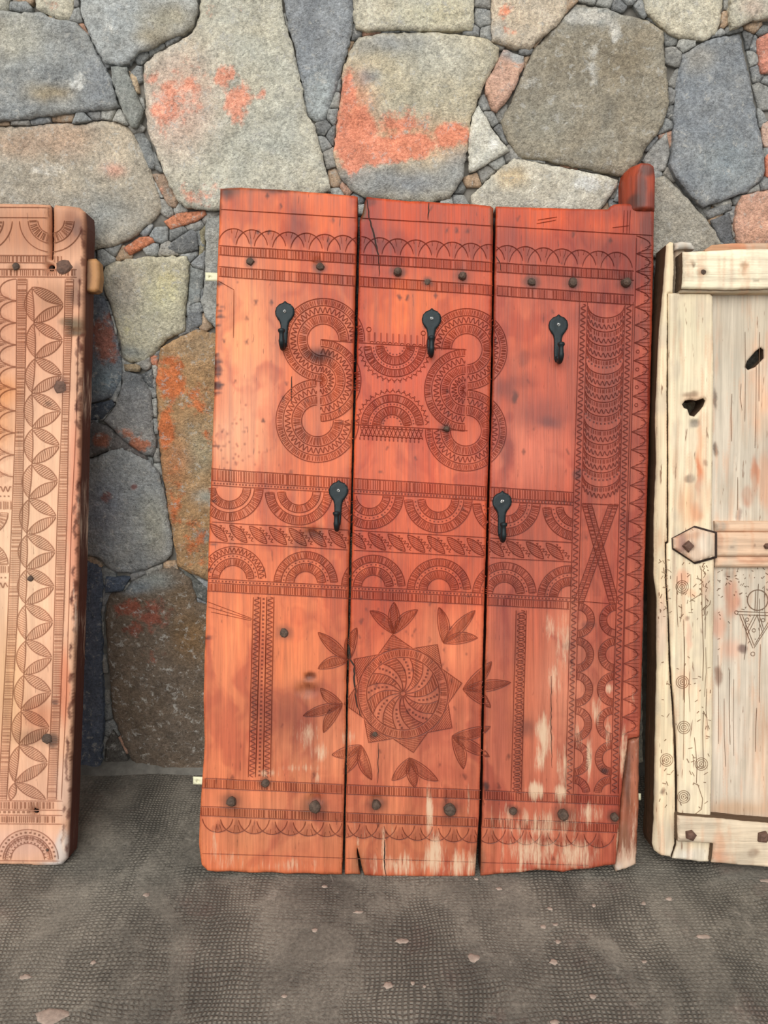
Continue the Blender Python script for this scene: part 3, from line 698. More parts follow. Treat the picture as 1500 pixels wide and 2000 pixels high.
# ------------------------------------------------------------------ the red door
def build_red():
    P = Plane(815, 1712, 14.0)
    door = empty('carved_plank_door'); P.place(door)
    tag(door, 'red-orange carved plank door with five black coat hooks, leaning in the middle', 'door', kind='thing')
    T = .040
    b1 = [(430,367),(470,365),(500,367),(545,369),(590,373),(640,377),(692,381),(699,384),(698,450),(695,540),(692,660),(690,760),(687,900),(682,1100),(679,1240),(677,1300),(674,1480),(671,1600),(668,1709),(630,1709),(600,1707),(560,1708),(530,1705),(490,1706),(450,1703),(420,1704),(405,1702),(393,1690),(388,1650),(390,1585),(394,1530),(399,1450),(397,1370),(400,1250),(405,1140),(408,1040),(412,930),(418,760),(420,640),(425,500)]
    b2 = [(716,384),(740,386),(800,392),(840,393),(880,396),(930,398),(958,401),(964,405),(962,560),(958,760),(953,940),(947,1150),(943,1300),(939,1480),(936,1590),(932,1650),(928,1712),(900,1714),(860,1713),(830,1715),(790,1712),(760,1713),(712,1711),(706,1692),(698,1655),(697,1670),(700,1690),(704,1709),(690,1708),(673,1709),(675,1600),(678,1480),(681,1300),(683,1240),(687,1100),(691,900),(695,760),(698,640),(701,520),(703,430),(708,415),(712,395)]
    b3 = [(969,402),(1020,404),(1100,406),(1188,408),(1193,402),(1200,398),(1222,397),(1245,397),(1279,400),(1278,450),(1275,600),(1270,800),(1266,940),(1260,1100),(1256,1250),(1252,1400),(1250,1440),(1240,1441),(1228,1444),(1220,1500),(1213,1560),(1208,1640),(1203,1690),(1180,1692),(1150,1698),(1120,1700),(1100,1704),(1075,1701),(1050,1700),(1025,1704),(1000,1706),(970,1708),(939,1712),(940,1650),(942,1590),(944,1480),(948,1300),(952,1150),(957,940),(962,760),(966,560)]
    boards = [b1, b2, b3]
    def edge(pts):
        p = np.array(sorted(pts, key=lambda q: q[1])); return lambda y: np.interp(y, p[:, 1], p[:, 0])
    L1 = edge([q for q in b1 if q[0] <= 430]); R1 = edge([(699,384),(692,660),(687,900),(682,1100),(677,1300),(671,1600),(668,1709)])
    L2 = edge([(705,400),(698,640),(691,900),(687,1100),(681,1300),(675,1600),(673,1709)]); R2 = edge([(964,405),(958,760),(953,940),(947,1150),(943,1300),(936,1590),(928,1712)])
    L3 = edge([(969,402),(962,760),(957,940),(952,1150),(948,1300),(944,1480),(939,1712)]); R3 = edge([(1279,400),(1270,800),(1266,940),(1256,1250),(1250,1436),(1226,1446),(1213,1560),(1203,1690)])
    def region(x, y):
        r = np.full(np.shape(x), -1)
        r[(x > L1(y) + 1.5) & (x < R1(y) - 1)] = 0; r[(x > L2(y) + 1) & (x < R2(y) - 1)] = 1; r[(x > L3(y) + 1) & (x < R3(y) - 1.5)] = 2
        return r
    C = Carver(region)
    ln = lambda x0, y0, x1, y1: (lambda x: y0 + (y1 - y0) * (np.asarray(x, float) - x0) / (x1 - x0))
    def hline(f, x0, x1, wd=1.8, motif='carved_line'):
        x = np.linspace(x0, x1, 60); y = f(x) + (fbm(x / 60., x * 0 + wd, 4) - .5) * 1.6
        p = np.stack([x, y], 1); C.new(); C.stroke(p, wd, motif, 0, 8); C.new(); return p
    seg = lambda f, x0, x1: np.stack([np.linspace(x0, x1, 60), f(np.linspace(x0, x1, 60))], 1)
    # --- top bands
    l0 = ln(457, 411, 1278, 460.5); A = ln(428, 480, 1240, 530); B = ln(428, 498, 1240, 548); Cc = ln(428, 521, 1240, 577); Dd = ln(428, 540, 1240, 596)
    hline(l0, 432, 1274, 1.5); [hline(f, 427, 1238) for f in (A, B, Cc, Dd)]
    C.hatch(seg(A, 430, 1236), seg(B, 430, 1236), 3.4, 1.2, 'carved_band', .40); C.hatch(seg(Cc, 430, 1236), seg(Dd, 430, 1236), 3.4, 1.2, 'carved_band', .45)
    def scallops(base, x0, x1, n, rx, ry, sg):
        for k in range(n):
            xc = x0 + (x1 - x0) * k / (n - 1); yc = float(base(xc))
            a = C.arc(xc, yc, rx, 8, 172, ry) if sg > 0 else C.arc(xc, yc, rx, -8, -172, ry)
            C.new(); C.stroke(a, 1.6, 'carved_scallop', 0, 4)
            f = C.arc(xc, yc, rx, 58, 122, ry) if sg > 0 else C.arc(xc, yc, rx, -58, -122, ry)
            ap = np.array([xc, yc - sg * 4]); C.fill(np.concatenate([f, [ap]]), .95)
            for q in range(2, len(f) - 1, 3): C.stroke([f[q], f[q] + (ap - f[q]) * random.uniform(.2, .6)], .6, 'carved_scallop', 1, 12)
    scallops(A, 456, 1204, 22, 31, 35, 1)
    # --- bottom bands
    E1 = ln(396, 1520, 1208, 1555); E2 = ln(396, 1539, 1208, 1572); F1 = ln(390, 1575, 1208, 1609); F2 = ln(390, 1593, 1208, 1626); G = ln(395, 1667, 1203, 1692)
    [hline(f, 392, 1209) for f in (E1, E2, F1, F2)]; hline(G, 395, 1150, 1.2)
    C.hatch(seg(E1, 394, 1208), seg(E2, 394, 1208), 3.4, 1.15, 'carved_band', .40); C.hatch(seg(F1, 392, 1206), seg(F2, 392, 1206), 3.4, 1.1, 'carved_band', .42)
    scallops(F2, 425, 1170, 22, 30, 31, -1)
    # --- middle bands
    M1 = ln(414, 916, 1121, 962); M2 = ln(414, 939, 1121, 981); M3 = ln(414, 948, 1121, 987); N1 = ln(411, 1019.7, 1117, 1060); N2 = ln(411, 1059, 1115, 1097.7)
    O1 = ln(408, 1130, 1113, 1168); O2 = ln(408, 1138, 1113, 1175); O3 = ln(406, 1154.6, 1112, 1190)
    [hline(f, 407, 1120) for f in (M1, M2, M3, N1, N2, O1, O2)]; hline(O3, 405, 1112)
    C.hatch(seg(M1, 414, 1120), seg(M2, 414, 1120), 3.3, 1.15, 'carved_band', .38); C.hatch(seg(O2, 408, 1112), seg(O3, 408, 1112), 3.8, 1.4, 'carved_band', .45)
    C.dots(seg(lambda x: (M2(x) + M3(x)) / 2, 416, 1118), 6.2, 1.7, 'carved_band'); C.dots(seg(lambda x: (O1(x) + O2(x)) / 2, 412, 1110), 6.6, 1.5, 'carved_band')
    keep = lambda: region
    def halfring(cx, cy, rs, a0, a1, kind='h', limit=None, m='carved_half_ring'):
        C.new(); reg = C.region
        if limit is not None: C.region = lambda x, y: np.where(limit(x, y), reg(x, y), -1)
        for r in rs: C.stroke(C.arc(cx, cy, r, a0, a1), 1.6, m, 0, 4)
        C.hatch(C.arc(cx, cy, rs[0], a0, a1), C.arc(cx, cy, rs[1], a0, a1), 3.7, 1.25, m, .55) if kind == 'h' else C.wave(C.arc(cx, cy, rs[0], a0, a1), C.arc(cx, cy, rs[1], a0, a1), 9, 1.5, m, .3)
        C.hatch(C.arc(cx, cy, rs[2], a0, a1), C.arc(cx, cy, rs[3], a0, a1), 3.6, 1.2, m, .55)
        if rs[1] - rs[2] > 7: C.dots(C.arc(cx, cy, (rs[1] + rs[2]) / 2, a0, a1), 8, 1.3, m)
        C.region = reg
    lim = lambda x, y: x < 1122 - (y - 950) * .03
    for k, cx in enumerate((448, 584, 722, 856, 989, 1126)):
        cy = float(M3(cx)) + 2
        halfring(cx, cy, (66, 49, 42, 27) if k < 2 else (66, 50, 40, 26), 182, 358, 'h', lim)
    for k, cx in enumerate((455, 597, 729, 857, 985, 1112)):
        cy = float(O1(cx)) - 1
        halfring(cx, cy, (64, 50, 41, 27) if k == 0 else (62, 48, 39, 23), 2, 178, 'w' if k == 0 else 'h', lim)
    k = 0; x = 424
    while x < 1108:
        C.leaf(x - 14, float(N1(x - 14)) + 3, x + 20, float(N2(x + 20)) - 3, 8.5, 'leaf_row', .55, False, 0, 3.6)
        xa = x + 12; q = np.array([(xa - 8, float(N1(xa)) + 6), (xa + 8, float(N1(xa)) + 20), (xa + 20, float(N2(xa + 20)) - 6)]); dq = np.array([6, -3])
        C.wave(q - dq * .6, q + dq * .9, 8, 1.3, 'leaf_row', 0)
        x += 38.6
    # --- the two S scrolls
    def ringband(cx, cy, a0, a1, R=81, wave=(67, 50), m='carved_scroll'):
        s = R / 81.; C.new()
        for r in (81, 67, 50, 31): C.stroke(C.arc(cx, cy, r * s, a0, a1), 1.7, m, 0, 4)
        C.hatch(C.arc(cx, cy, 80 * s, a0, a1), C.arc(cx, cy, 68 * s, a0, a1), 3.4, 1.15, m, .48)
        C.wave(C.arc(cx, cy, 66 * s, a0, a1), C.arc(cx, cy, 51 * s, a0, a1), 10.5, 1.7, m, .34)
        C.hatch(C.arc(cx, cy, 49 * s, a0, a1), C.arc(cx, cy, 32 * s, a0, a1), 3.6, 1.15, m, .52)
    ringband(631, 664, -2, 268); ringband(620, 822, 92, 362)
    def midband(cx, cy, a0, a1, m='carved_scroll'):
        C.new()
        for r in (80, 66, 49, 31, 14): C.stroke(C.arc(cx, cy, r, a0, a1), 1.6, m, 0, 4)
        C.hatch(C.arc(cx, cy, 80, a0, a1), C.arc(cx, cy, 67, a0, a1), 3.4, 1.15, m, .48); C.wave(C.arc(cx, cy, 65, a0, a1), C.arc(cx, cy, 50, a0, a1), 10.5, 1.7, m, .34)
        C.hatch(C.arc(cx, cy, 48, a0, a1), C.arc(cx, cy, 32, a0, a1), 3.6, 1.15, m, .52); C.wave(C.arc(cx, cy, 30, a0, a1), C.arc(cx, cy, 15, a0, a1), 9, 1.6, m, .4)
        C.hatch(C.arc(cx, cy, 13, a0, a1), C.arc(cx, cy, 2, a0, a1), 3.2, 1.1, m, .6)
    midband(625, 743, -89, 89)
    ringband(911.5, 682, -88, 182, 79); ringband(909.7, 841, 178, 448, 79)
    midband(909, 762, 91, 269)
    # --- the half gears between them
    u0 = ln(626, 664, 911, 683.5); u1 = ln(637, 826, 913, 841.6)
    hline(u0, 628, 911, 1.8, 'carved_gear'); hline(u1, 655, 913, 1.8, 'carved_gear')
    def gear(cx, cy, a0, a1):
        C.new()
        for r in (61, 47, 38, 22): C.stroke(C.arc(cx, cy, r, a0, a1), 1.6, 'carved_gear', 0, 4)
        C.hatch(C.arc(cx, cy, 61, a0, a1), C.arc(cx, cy, 47, a0, a1), 3.4, 1.15, 'carved_gear', .55); C.hatch(C.arc(cx, cy, 38, a0, a1), C.arc(cx, cy, 22, a0, a1), 3.3, 1.15, 'carved_gear', .6)
        C.dots(C.arc(cx, cy, 42.5, a0, a1), 6.5, 1.2, 'carved_gear'); C.dots(C.arc(cx, cy, 18, a0, a1), 6.2, 1.4, 'carved_gear')
        for a in np.arange(a0 + 4, a1, 9.2):
            q = math.radians(a); c_, s_ = math.cos(q), -math.sin(q)
            C.stroke(C.arc(cx + 65 * c_, cy + 65 * s_, 4.2, a - 100, a + 100), 1.3, 'carved_gear', 0, 3)
            C.stroke([(cx + 69 * c_, cy + 69 * s_), (cx + 73 * c_, cy + 73 * s_)], 2.6, 'carved_gear', 0, 9)
    gear(771.7, 675, 182, 358); gear(765.7, 832, 2, 178)
    for k in range(10):
        C.new(); x = 720.5 + k * 11.8; y = float(u0(x))
        if k in (0, 9):
            C.stroke(C.arc(x, y - 27, 4.5, 0, 360), 1.5, 'carved_comb', 0, 3); C.stroke([(x - 1.6, y - 22), (x - 1.6, y - 2)], 1.2, 'carved_comb'); C.stroke([(x + 1.6, y - 22), (x + 1.6, y - 2)], 1.2, 'carved_comb')
        else:
            C.stroke([(x, y - 22), (x, y - 3)], 2.8, 'carved_comb', 1, 25)
        C.stroke(C.arc(x + 5.9, y, 4, 10, 170), 1.1, 'carved_comb', 0, 3)
    C.new()
    for k in range(15):
        x = 703 + k * 8.2; y = float(u1(x))
        C.stroke([(x, y + 4), (x + 8.2, y + 22)], 1.2, 'carved_lattice'); C.stroke([(x + 8.2, y + 4), (x, y + 22)], 1.2, 'carved_lattice')
        C.stroke(C.arc(x + 4.1, y + 24, 4, 10, 170), 1.2, 'carved_lattice', 0, 3); C.stroke(C.arc(x + 4.1, y + 1, 4, 190, 350), 1.2, 'carved_lattice', 0, 3)
        C.stroke([(x, y + 24), (x, y + 29)], 2.4, 'carved_lattice', 0, 9)
    C.fill([(703, 832), (826, 838), (826, 862), (703, 856)], .4)
    # --- rosette, star and sprigs
    cx, cy = 787, 1354.5
    star = []
    for k in range(16):
        a = math.radians(100 - 22.5 * k); r = 117 if k % 2 == 0 else 90
        star.append((cx + r * math.cos(a), cy - r * math.sin(a)))
    C.new()
    for k in range(0, 16, 2):
        C.new()
        a, b, c2 = np.array(star[k - 1]), np.array(star[k]), np.array(star[(k + 1) % 16])
        C.stroke([a, b, c2], 1.5, 'star_point'); C.fill([a, b, c2], .5)
        for q in np.linspace(.12, .9, 9): C.stroke([a + (b - a) * q, c2 + (b - c2) * q], 1.0, 'star_point', 1, 14)
    C.new(); C.stroke(C.arc(cx, cy, 88, 0, 360), 2.2, 'carved_rosette', 0, 4); C.stroke(C.arc(cx, cy, 71, 0, 360), 1.6, 'carved_rosette', 0, 4)
    C.hatch(C.arc(cx, cy, 87, 0, 360), C.arc(cx, cy, 72, 0, 360), 3.5, 1.1, 'carved_rosette', .5)
    C.fill(C.arc(cx, cy, 71, 0, 360), .48)
    def spoke(a0, t): # swirling spoke
        r = 4 + 66 * t; a = np.radians(a0 + 34 * t ** 1.3); return np.stack([cx + r * np.cos(a), cy - r * np.sin(a)], 1)
    ts = np.linspace(0, 1, 18)
    for k in range(16):
        a = k * 22.5
        p = spoke(a, ts); q = spoke(a + 22.5, ts)
        C.stroke(p, 1.8, 'carved_rosette', 0, 4)
        if k % 2: C.hatch(p[5:], q[5:], 3.3, 1.1, 'carved_rosette', 0)
        else:
            m = spoke(a + 11, ts)[7:]; C.dots(m, 6.5, 1.9, 'carved_rosette')
    for base, tips, w in (((769, 1238), ((722, 1193), (816, 1191), (769.5, 1176)), 11), ((866, 1256), ((857, 1186), (928, 1192), (933, 1246)), 11), ((904, 1346), ((960, 1292), (998, 1333), (958, 1382)), 11),
                          ((883, 1437), ((958, 1419), (956, 1478), (905, 1502)), 11), ((800, 1480), ((765, 1524), (856, 1525), (810, 1538)), 11), ((705, 1455), ((648, 1474), (672, 1512), (726, 1523)), 11),
                          ((669, 1375), ((626, 1344), (592, 1398), (632, 1431)), 10), ((682, 1290), ((621, 1235), (621, 1306), (697, 1226)), 11)):
        mx = sum(t[0] for t in tips) / 3 - base[0]; my = sum(t[1] for t in tips) / 3 - base[1]
        for t in tips:
            cr_ = (t[0] - base[0]) * my - (t[1] - base[1]) * mx
            C.leaf(base[0], base[1], t[0], t[1], w, 'carved_sprig', .5, True, (5 if cr_ > 0 else -5) if abs(cr_) > 900 else 0)
    # --- left lower wavy column, right lower zigzag column
    def vcol(x0a, x0b, x1a, x1b, y0, y1):
        return np.array([(x0a, y0), (x1a, y1)], float), np.array([(x0b, y0), (x1b, y1)], float)
    for (a, b, c2, d2, kind) in ((495, 509, 485, 499, 'w'), (521, 535, 514, 528, 'w'), (509, 521, 499, 514, 'd')):
        C.new(); p, q = vcol(a, b, c2, d2, 1166, 1518)
        if kind == 'w': C.wave(p, q, 9.5, 1.8, 'wavy_column', .42)
        else: C.dots((p + q) / 2, 8, 1.8, 'wavy_column'); C.fill(np.concatenate([p, q[::-1]]), .3)
        for z in (p, q): C.stroke(z, 1.4, 'wavy_column', 0, 12)
    C.new(); p, q = vcol(1008, 1028, 998, 1018, 1192, 1546); C.fill(np.concatenate([p, q[::-1]]), .75)
    C.wave(p, q, 11, 1.6, 'zigzag_column', 0); C.wave(p + (2, 5), q + (2, 5), 11, 1.2, 'zigzag_column', 0); C.stroke(p, 1.6, 'zigzag_column', 0, 12); C.stroke(q, 1.6, 'zigzag_column', 0, 12)
    # --- right columns
    xl = lambda y: np.interp(y, [593, 1065, 1550], [1132, 1117, 1104]); xr = lambda y: np.interp(y, [593, 1065, 1550], [1221, 1207.5, 1192])
    def vpoly(f, off, y0, y1): y = np.linspace(y0, y1, 50); return np.stack([f(y) + off, y], 1)
    for f in (xl, xr):
        C.new(); C.wave(vpoly(f, 1, 594, 1549), vpoly(f, 14, 594, 1549), 11.5, 2.0, 'wavy_column', .45); C.stroke(vpoly(f, 0, 590, 1550), 1.5, 'wavy_column', 0, 10); C.stroke(vpoly(f, 15.5, 590, 1550), 1.5, 'wavy_column', 0, 10)
    y = 598; k = 0
    while y < 950:
        x0 = float(xl(y)) + 17; x1 = float(xr(y)) - 2; xm = (x0 + x1) / 2; r = (x1 - x0) / 2
        f = lambda dy: np.stack([xm - r * np.cos(np.linspace(0, math.pi, 24)), y + dy + 23 * np.sin(np.linspace(0, math.pi, 24))], 1)
        C.new(); C.stroke(f(0), 1.5, 'carved_scale', 0, 4); C.hatch(f(1), f(11), 3.4, 1.2, 'carved_scale', .62)
        if k % 4 == 3: C.dots(f(14.5), 7.5, 1.7, 'carved_scale')
        else: C.wave(f(12), f(24), 9, 1.7, 'carved_scale', .5)
        y += 27.5; k += 1
    C.new(); yb0, yb1 = 985, 1178
    xa, xb = float(xl(yb0)) + 17, float(xr(yb0)) - 2; xc, xd = float(xl(yb1)) + 17, float(xr(yb1)) - 2
    for (ax, ay, bx, by, s) in ((xa + 2, yb0, xd - 10, yb1, 1), (xb - 2, yb0, xc + 6, yb1, -1)):
        a = np.array([(ax - 2 * s, ay), (bx - 2 * s, by)], float); b = a + (10 * s, 0); c2 = a + (19 * s, 0)
        for z in (a, b, c2): C.stroke(z, 1.5, 'crossed_bands', 0, 8)
        C.hatch(a, b, 4.0, 1.3, 'crossed_bands', .5); C.hatch(b, c2, 4.6, 1.6, 'crossed_bands', .42)
    C.stroke([(xa, yb0 - 2), (xb, yb0 + 2)], 1.5, 'crossed_bands'); C.stroke([(xc, yb1 - 4), (xd, yb1 + 2)], 1.5, 'crossed_bands')
    for k in range(6):
        yy = 1211 + 67.6 * k
        for sx, f, r in ((1, lambda v: float(xl(v)) + 14, 34), (-1, lambda v: float(xr(v)) + 1, 33)):
            a0, a1 = (-88, 88) if sx > 0 else (92, 268)
            C.new()
            if k == 5: a0, a1 = (4, 88) if sx > 0 else (92, 176)
            for r_ in (r, r - 14): C.stroke(C.arc(f(yy), yy, r_, a0, a1), 1.6, 'edge_half_ring', 0, 4)
            C.hatch(C.arc(f(yy), yy, r, a0, a1), C.arc(f(yy), yy, r - 14, a0, a1), 3.5, 1.25, 'edge_half_ring', .6)
    xs = lambda y: np.interp(y, [470, 600, 950, 1150, 1250, 1430], [1243, 1240, 1230, 1222, 1219, 1214])
    C.new(); C.stroke(vpoly(xs, 0, 465, 1440), 1.5, 'edge_line', 0, 10)
    y = 478; k = 0
    while y < 1432:
        x = float(xs(y)); h = 17.4
        t = np.linspace(-1, 1, 13); lobe = np.stack([x + 27 * (1 - np.abs(t) ** 2.1), y + t * h], 1)
        C.new(); C.stroke(lobe, 1.6, 'edge_scallop', 0, 4)
        C.fill([(x + 26, y), (x + 20, y + h * .5), (x + 2, y + h), (x + 20, y + h * 1.5), (x + 26, y + 2 * h), (x + 36, y + 2 * h), (x + 36, y)], .55)
        for q in range(5):
            tt = (q + .5) / 5; C.stroke([(x + 4 + 16 * abs(tt * 2 - 1), y + h + (tt - .5) * 2 * h * .8), (x + 30, y + h + (tt - .5) * 2.4 * h)], .7, 'edge_scallop', 1, 14)
        if 5 < k < 10: C.stroke(C.arc(x + 8, y, 3.4, 0, 360), 1.3, 'edge_scallop', 0, 3)
        y += 2 * h; k += 1
    # stray scratches
    for (a, b, c2, d2) in ((425, 548, 457, 566), (457, 566, 456, 660), (405, 1175, 492, 1208), (406, 1185, 492, 1210), (412, 1195, 490, 1212), (1050, 430, 1088, 424), (1048, 437, 1086, 430), (1196, 445, 1228, 441), (1219, 411, 1217, 455), (1226, 411, 1224, 456), (1231, 411, 1229, 456)):
        C.new(); C.stroke([(a, b), (c2, d2)], 1.2, 'scratch', 0, 10)
    # --- colours
    tints = [
        (540, 1460, 220, 300, (206, 118, 80), .65), (810, 1520, 190, 260, (198, 112, 80), .65), (1080, 1520, 190, 260, (182, 98, 74), .6), (1190, 500, 110, 120, (156, 60, 40), .6), (800, 440, 170, 90, (184, 66, 34), .6),
        (480, 780, 60, 240, (240, 152, 112), .85), (470, 640, 50, 90, (238, 146, 92), .7), (450, 860, 60, 60, (244, 166, 128), .6), (560, 430, 120, 40, (222, 100, 44), .7), (600, 520, 90, 30, (226, 108, 56), .6),  # pale salmon entries paint the glow of the sheen on the left board
        (520, 1250, 130, 160, (226, 118, 70), .7), (440, 1350, 50, 160, (224, 124, 82), .7), (560, 1060, 150, 130, (224, 112, 70), .6), (540, 1620, 160, 70, (196, 118, 84), .8), (600, 1440, 70, 80, (202, 122, 88), .7),
        (830, 430, 150, 60, (196, 72, 34), .9), (720, 450, 30, 80, (158, 52, 36), .8), (800, 600, 90, 60, (226, 106, 52), .8), (820, 900, 120, 60, (226, 108, 72), .8), (800, 1000, 110, 120, (206, 92, 58), .7),
        (800, 720, 90, 60, (204, 82, 56), .6), (880, 1260, 80, 80, (220, 122, 84), .7), (820, 1430, 130, 90, (208, 116, 84), .7), (800, 1640, 140, 70, (190, 108, 74), .8),
        (1060, 430, 80, 40, (218, 84, 34), .8), (1180, 440, 60, 26, (212, 82, 38), .7), (1000, 440, 24, 60, (170, 54, 30), .6), (1100, 700, 150, 160, (192, 90, 66), .7), (1030, 880, 90, 80, (216, 112, 86), .85), (1030, 660, 40, 60, (206, 96, 60), .6), (1190, 900, 60, 300, (168, 78, 58), .75),
        (1240, 1000, 30, 420, (176, 86, 64), .5), (1040, 1100, 110, 100, (176, 84, 62), .7), (1000, 1350, 60, 160, (204, 104, 70), .7), (1160, 1380, 70, 160, (190, 102, 76), .7), (1080, 1640, 150, 60, (178, 92, 66), .8), (1110, 1300, 40, 140, (214, 132, 102), .7), (1080, 1400, 50, 150, (206, 124, 96), .5),
        # dark stains and knots
        (625, 695, 24, 14, (88, 38, 30), .9), (600, 690, 20, 10, (90, 40, 30), .5), (600, 1345, 26, 18, (104, 52, 34), .75), (604, 1322, 14, 9, (80, 36, 26), .8), (560, 1400, 70, 60, (176, 92, 60), .5), (610, 1040, 24, 16, (96, 50, 34), .75), (588, 1062, 20, 10, (110, 52, 36), .6), (580, 430, 26, 40, (150, 58, 40), .6),
        (446, 374, 22, 12, (64, 46, 36), .9), (540, 371, 60, 6, (70, 44, 30), .8), (427, 400, 8, 26, (90, 44, 30), .7), (425, 722, 10, 14, (92, 46, 36), .8), (428, 752, 12, 5, (66, 36, 32), .9), (424, 705, 12, 5, (86, 46, 36), .8), (1060, 808, 55, 34, (140, 66, 56), .75), (1072, 826, 24, 12, (108, 58, 56), .7), (1003, 776, 6, 12, (84, 44, 36), .85), (990, 880, 18, 40, (140, 64, 52), .7), (985, 760, 18, 20, (120, 56, 48), .7), (1025, 700, 10, 18, (130, 58, 46), .6),
        (1265, 450, 14, 40, (96, 48, 44), .7), (1262, 520, 14, 50, (120, 56, 48), .6), (1250, 640, 16, 40, (132, 60, 48), .6), (1262, 1190, 10, 30, (116, 60, 56), .6), (985, 1230, 24, 90, (142, 66, 56), .65), (978, 1420, 22, 110, (150, 72, 58), .6), (1030, 1420, 18, 20, (120, 62, 50), .7),
        (1110, 1260, 10, 8, (120, 60, 52), .6), (1152, 1220, 16, 10, (120, 62, 54), .6), (1180, 1508, 8, 7, (64, 44, 44), .9), (948, 1536, 8, 9, (70, 46, 40), .9), (1127, 925, 9, 10, (110, 60, 54), .8), (708, 405, 8, 26, (84, 74, 48), .85), (960, 430, 5, 40, (92, 66, 44), .7), (720, 395, 14, 10, (116, 44, 30), .8), (700, 1690, 20, 30, (120, 84, 58), .6), (935, 1680, 14, 40, (104, 74, 54), .6),
        (560, 850, 60, 40, (206, 110, 72), .5), (590, 850, 24, 30, (168, 84, 62), .45), (640, 870, 40, 20, (196, 96, 64), .4), (1200, 760, 50, 160, (156, 68, 52), .5), (1190, 560, 60, 40, (158, 62, 44), .6), (1090, 470, 50, 24, (166, 58, 38), .5), (980, 480, 40, 30, (156, 54, 36), .6), (1093, 660, 40, 60, (182, 78, 52), .5)]
    R = random.Random(3)
    for _ in range(70):
        x = R.uniform(420, 1190); y = R.uniform(390, 1690); tints.append((x, y, R.uniform(1.6, 3.2), R.uniform(3, 7), (104, 46, 32), .75))
    for _ in range(26):                                    # dark burnt streaks biting in from the left edge
        y = R.choice([R.uniform(545, 640), R.uniform(690, 770), R.uniform(560, 1300)]); tints.append((float(L1(y)) + R.uniform(1, 7), y, R.uniform(6, 15), R.uniform(1.6, 3.6), (84, 42, 34), .8))
    for (x, y) in ((874, 448), (893, 453), (912, 453), (520, 383), (549, 402), (505, 455), (525, 452), (780, 580), (795, 582), (850, 578), (1117, 460), (1192, 470), (500, 590), (530, 588), (438, 666), (485, 668), (513, 823)):
        tints.append((x, y, 3.6, 5.5, (84, 36, 26), .85))
    for (x, y, a, b) in ((1000, 455, 34, 30), (590, 440, 24, 34), (1150, 470, 30, 20), (1130, 620, 24, 20), (1080, 690, 50, 20), (1020, 745, 30, 14), (930, 470, 26, 50), (760, 470, 40, 30), (1150, 840, 30, 40), (520, 1390, 40, 60), (585, 1395, 50, 40), (860, 1330, 24, 50), (1060, 1160, 60, 26)):
        tints.append((x, y, a, b, (138, 56, 42), .5))
    for _ in range(60):
        x = R.gauss(455, 30); y = R.gauss(880, 40); tints.append((x, y, 2.0, 2.4, (130, 60, 42), .7))
    for _ in range(36):
        x = R.uniform(700, 930); y = R.uniform(1180, 1500); tints.append((x, y, 2.0, 5, (112, 50, 36), .7))
    nails = [(489, 511, 7.5, .005), (625, 521, 8, .006), (777, 531, 8.5, .012), (903, 540, 9, .012), (1038, 551, 8.5, .007), (1118, 552, 9.5, .009), (1222, 553, 10, .014), (452, 1565, 10, .008), (615, 1576, 13, .006), (555, 1236, 9, .004), (518, 1529, 8, .005),
             (735, 1572, 10, .009), (878, 1581, 12, .011), (732, 1434, 5, .003), (1002, 1583, 8, .008), (1099, 1591, 11.5, .012), (1199, 1595, 8.5, .010), (872, 838, 6, .011), (835, 551, 6, .002)]
    for (x, y, r, h) in nails: tints.append((x, y, r * 1.9, r * 1.6, (78, 48, 38), .72))
    wear = [(1075, 1230, 12, 40, .55), (1100, 1260, 20, 90, .5), (1085, 1330, 20, 60, .45), (1062, 1440, 18, 50, .75), (1055, 1475, 14, 40, .7), (1100, 1500, 14, 60, .55), (1045, 1545, 18, 22, .8), (1095, 1550, 14, 26, .7), (1060, 1610, 90, 40, .55), (1040, 1665, 60, 40, .62), (1120, 1670, 50, 40, .6), (1150, 1590, 26, 30, .6),
            (1150, 1480, 10, 50, .62), (1190, 1345, 8, 14, .7), (1170, 1390, 14, 40, .5), (1130, 1440, 8, 40, .55), (1188, 1430, 8, 40, .55), (1218, 1470, 8, 60, .75), (1235, 1350, 8, 60, .35), (1210, 1650, 6, 60, .7), (838, 1590, 7, 60, .85), (850, 1670, 20, 50, .75), (900, 1690, 40, 40, .6), (780, 1690, 60, 30, .55), (750, 1670, 5, 60, .6), (915, 1560, 5, 40, .5),
            (700, 1660, 4, 70, .5), (600, 1430, 26, 40, .5), (625, 1470, 26, 24, .48), (680, 1440, 16, 26, .5), (585, 1500, 60, 10, .45), (440, 1680, 40, 30, .45), (420, 1660, 12, 60, .45), (560, 1690, 90, 20, .42), (520, 1510, 30, 10, .5), (620, 1520, 8, 14, .5), (450, 840, 50, 40, .30), (720, 1625, 60, 30, .35), (1020, 1700, 60, 10, .5), (985, 1600, 40, 40, .42)]
    bases = [(212, 104, 64), (196, 80, 46), (172, 72, 48)]
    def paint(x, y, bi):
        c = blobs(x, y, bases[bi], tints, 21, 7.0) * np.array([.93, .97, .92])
        cl = fbm(x / 46. + (fbm(x / 90., y / 120., 61) - .5) * 4, y / 130., 60, 4); cl = np.clip((cl - .50) / .20, 0, 1)[:, None] * .85
        c = c * (1 - cl) + c * np.array([.70, .52, .55]) * cl
        hi = np.clip((fbm(x / 30. + 9, y / 150., 66, 4) - .55) / .2, 0, 1)[:, None] * .35
        c = c * (1 + hi * np.array([.22, .42, .38]))
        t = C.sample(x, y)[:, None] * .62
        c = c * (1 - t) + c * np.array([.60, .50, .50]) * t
        m = np.zeros(len(x))
        for a, b, rx, ry, st in wear: m = np.maximum(m, st * 1.12 * np.exp(-(((x - a) / (rx * 1.15)) ** 2 + ((y - b) / ry) ** 2) ** 1.2))
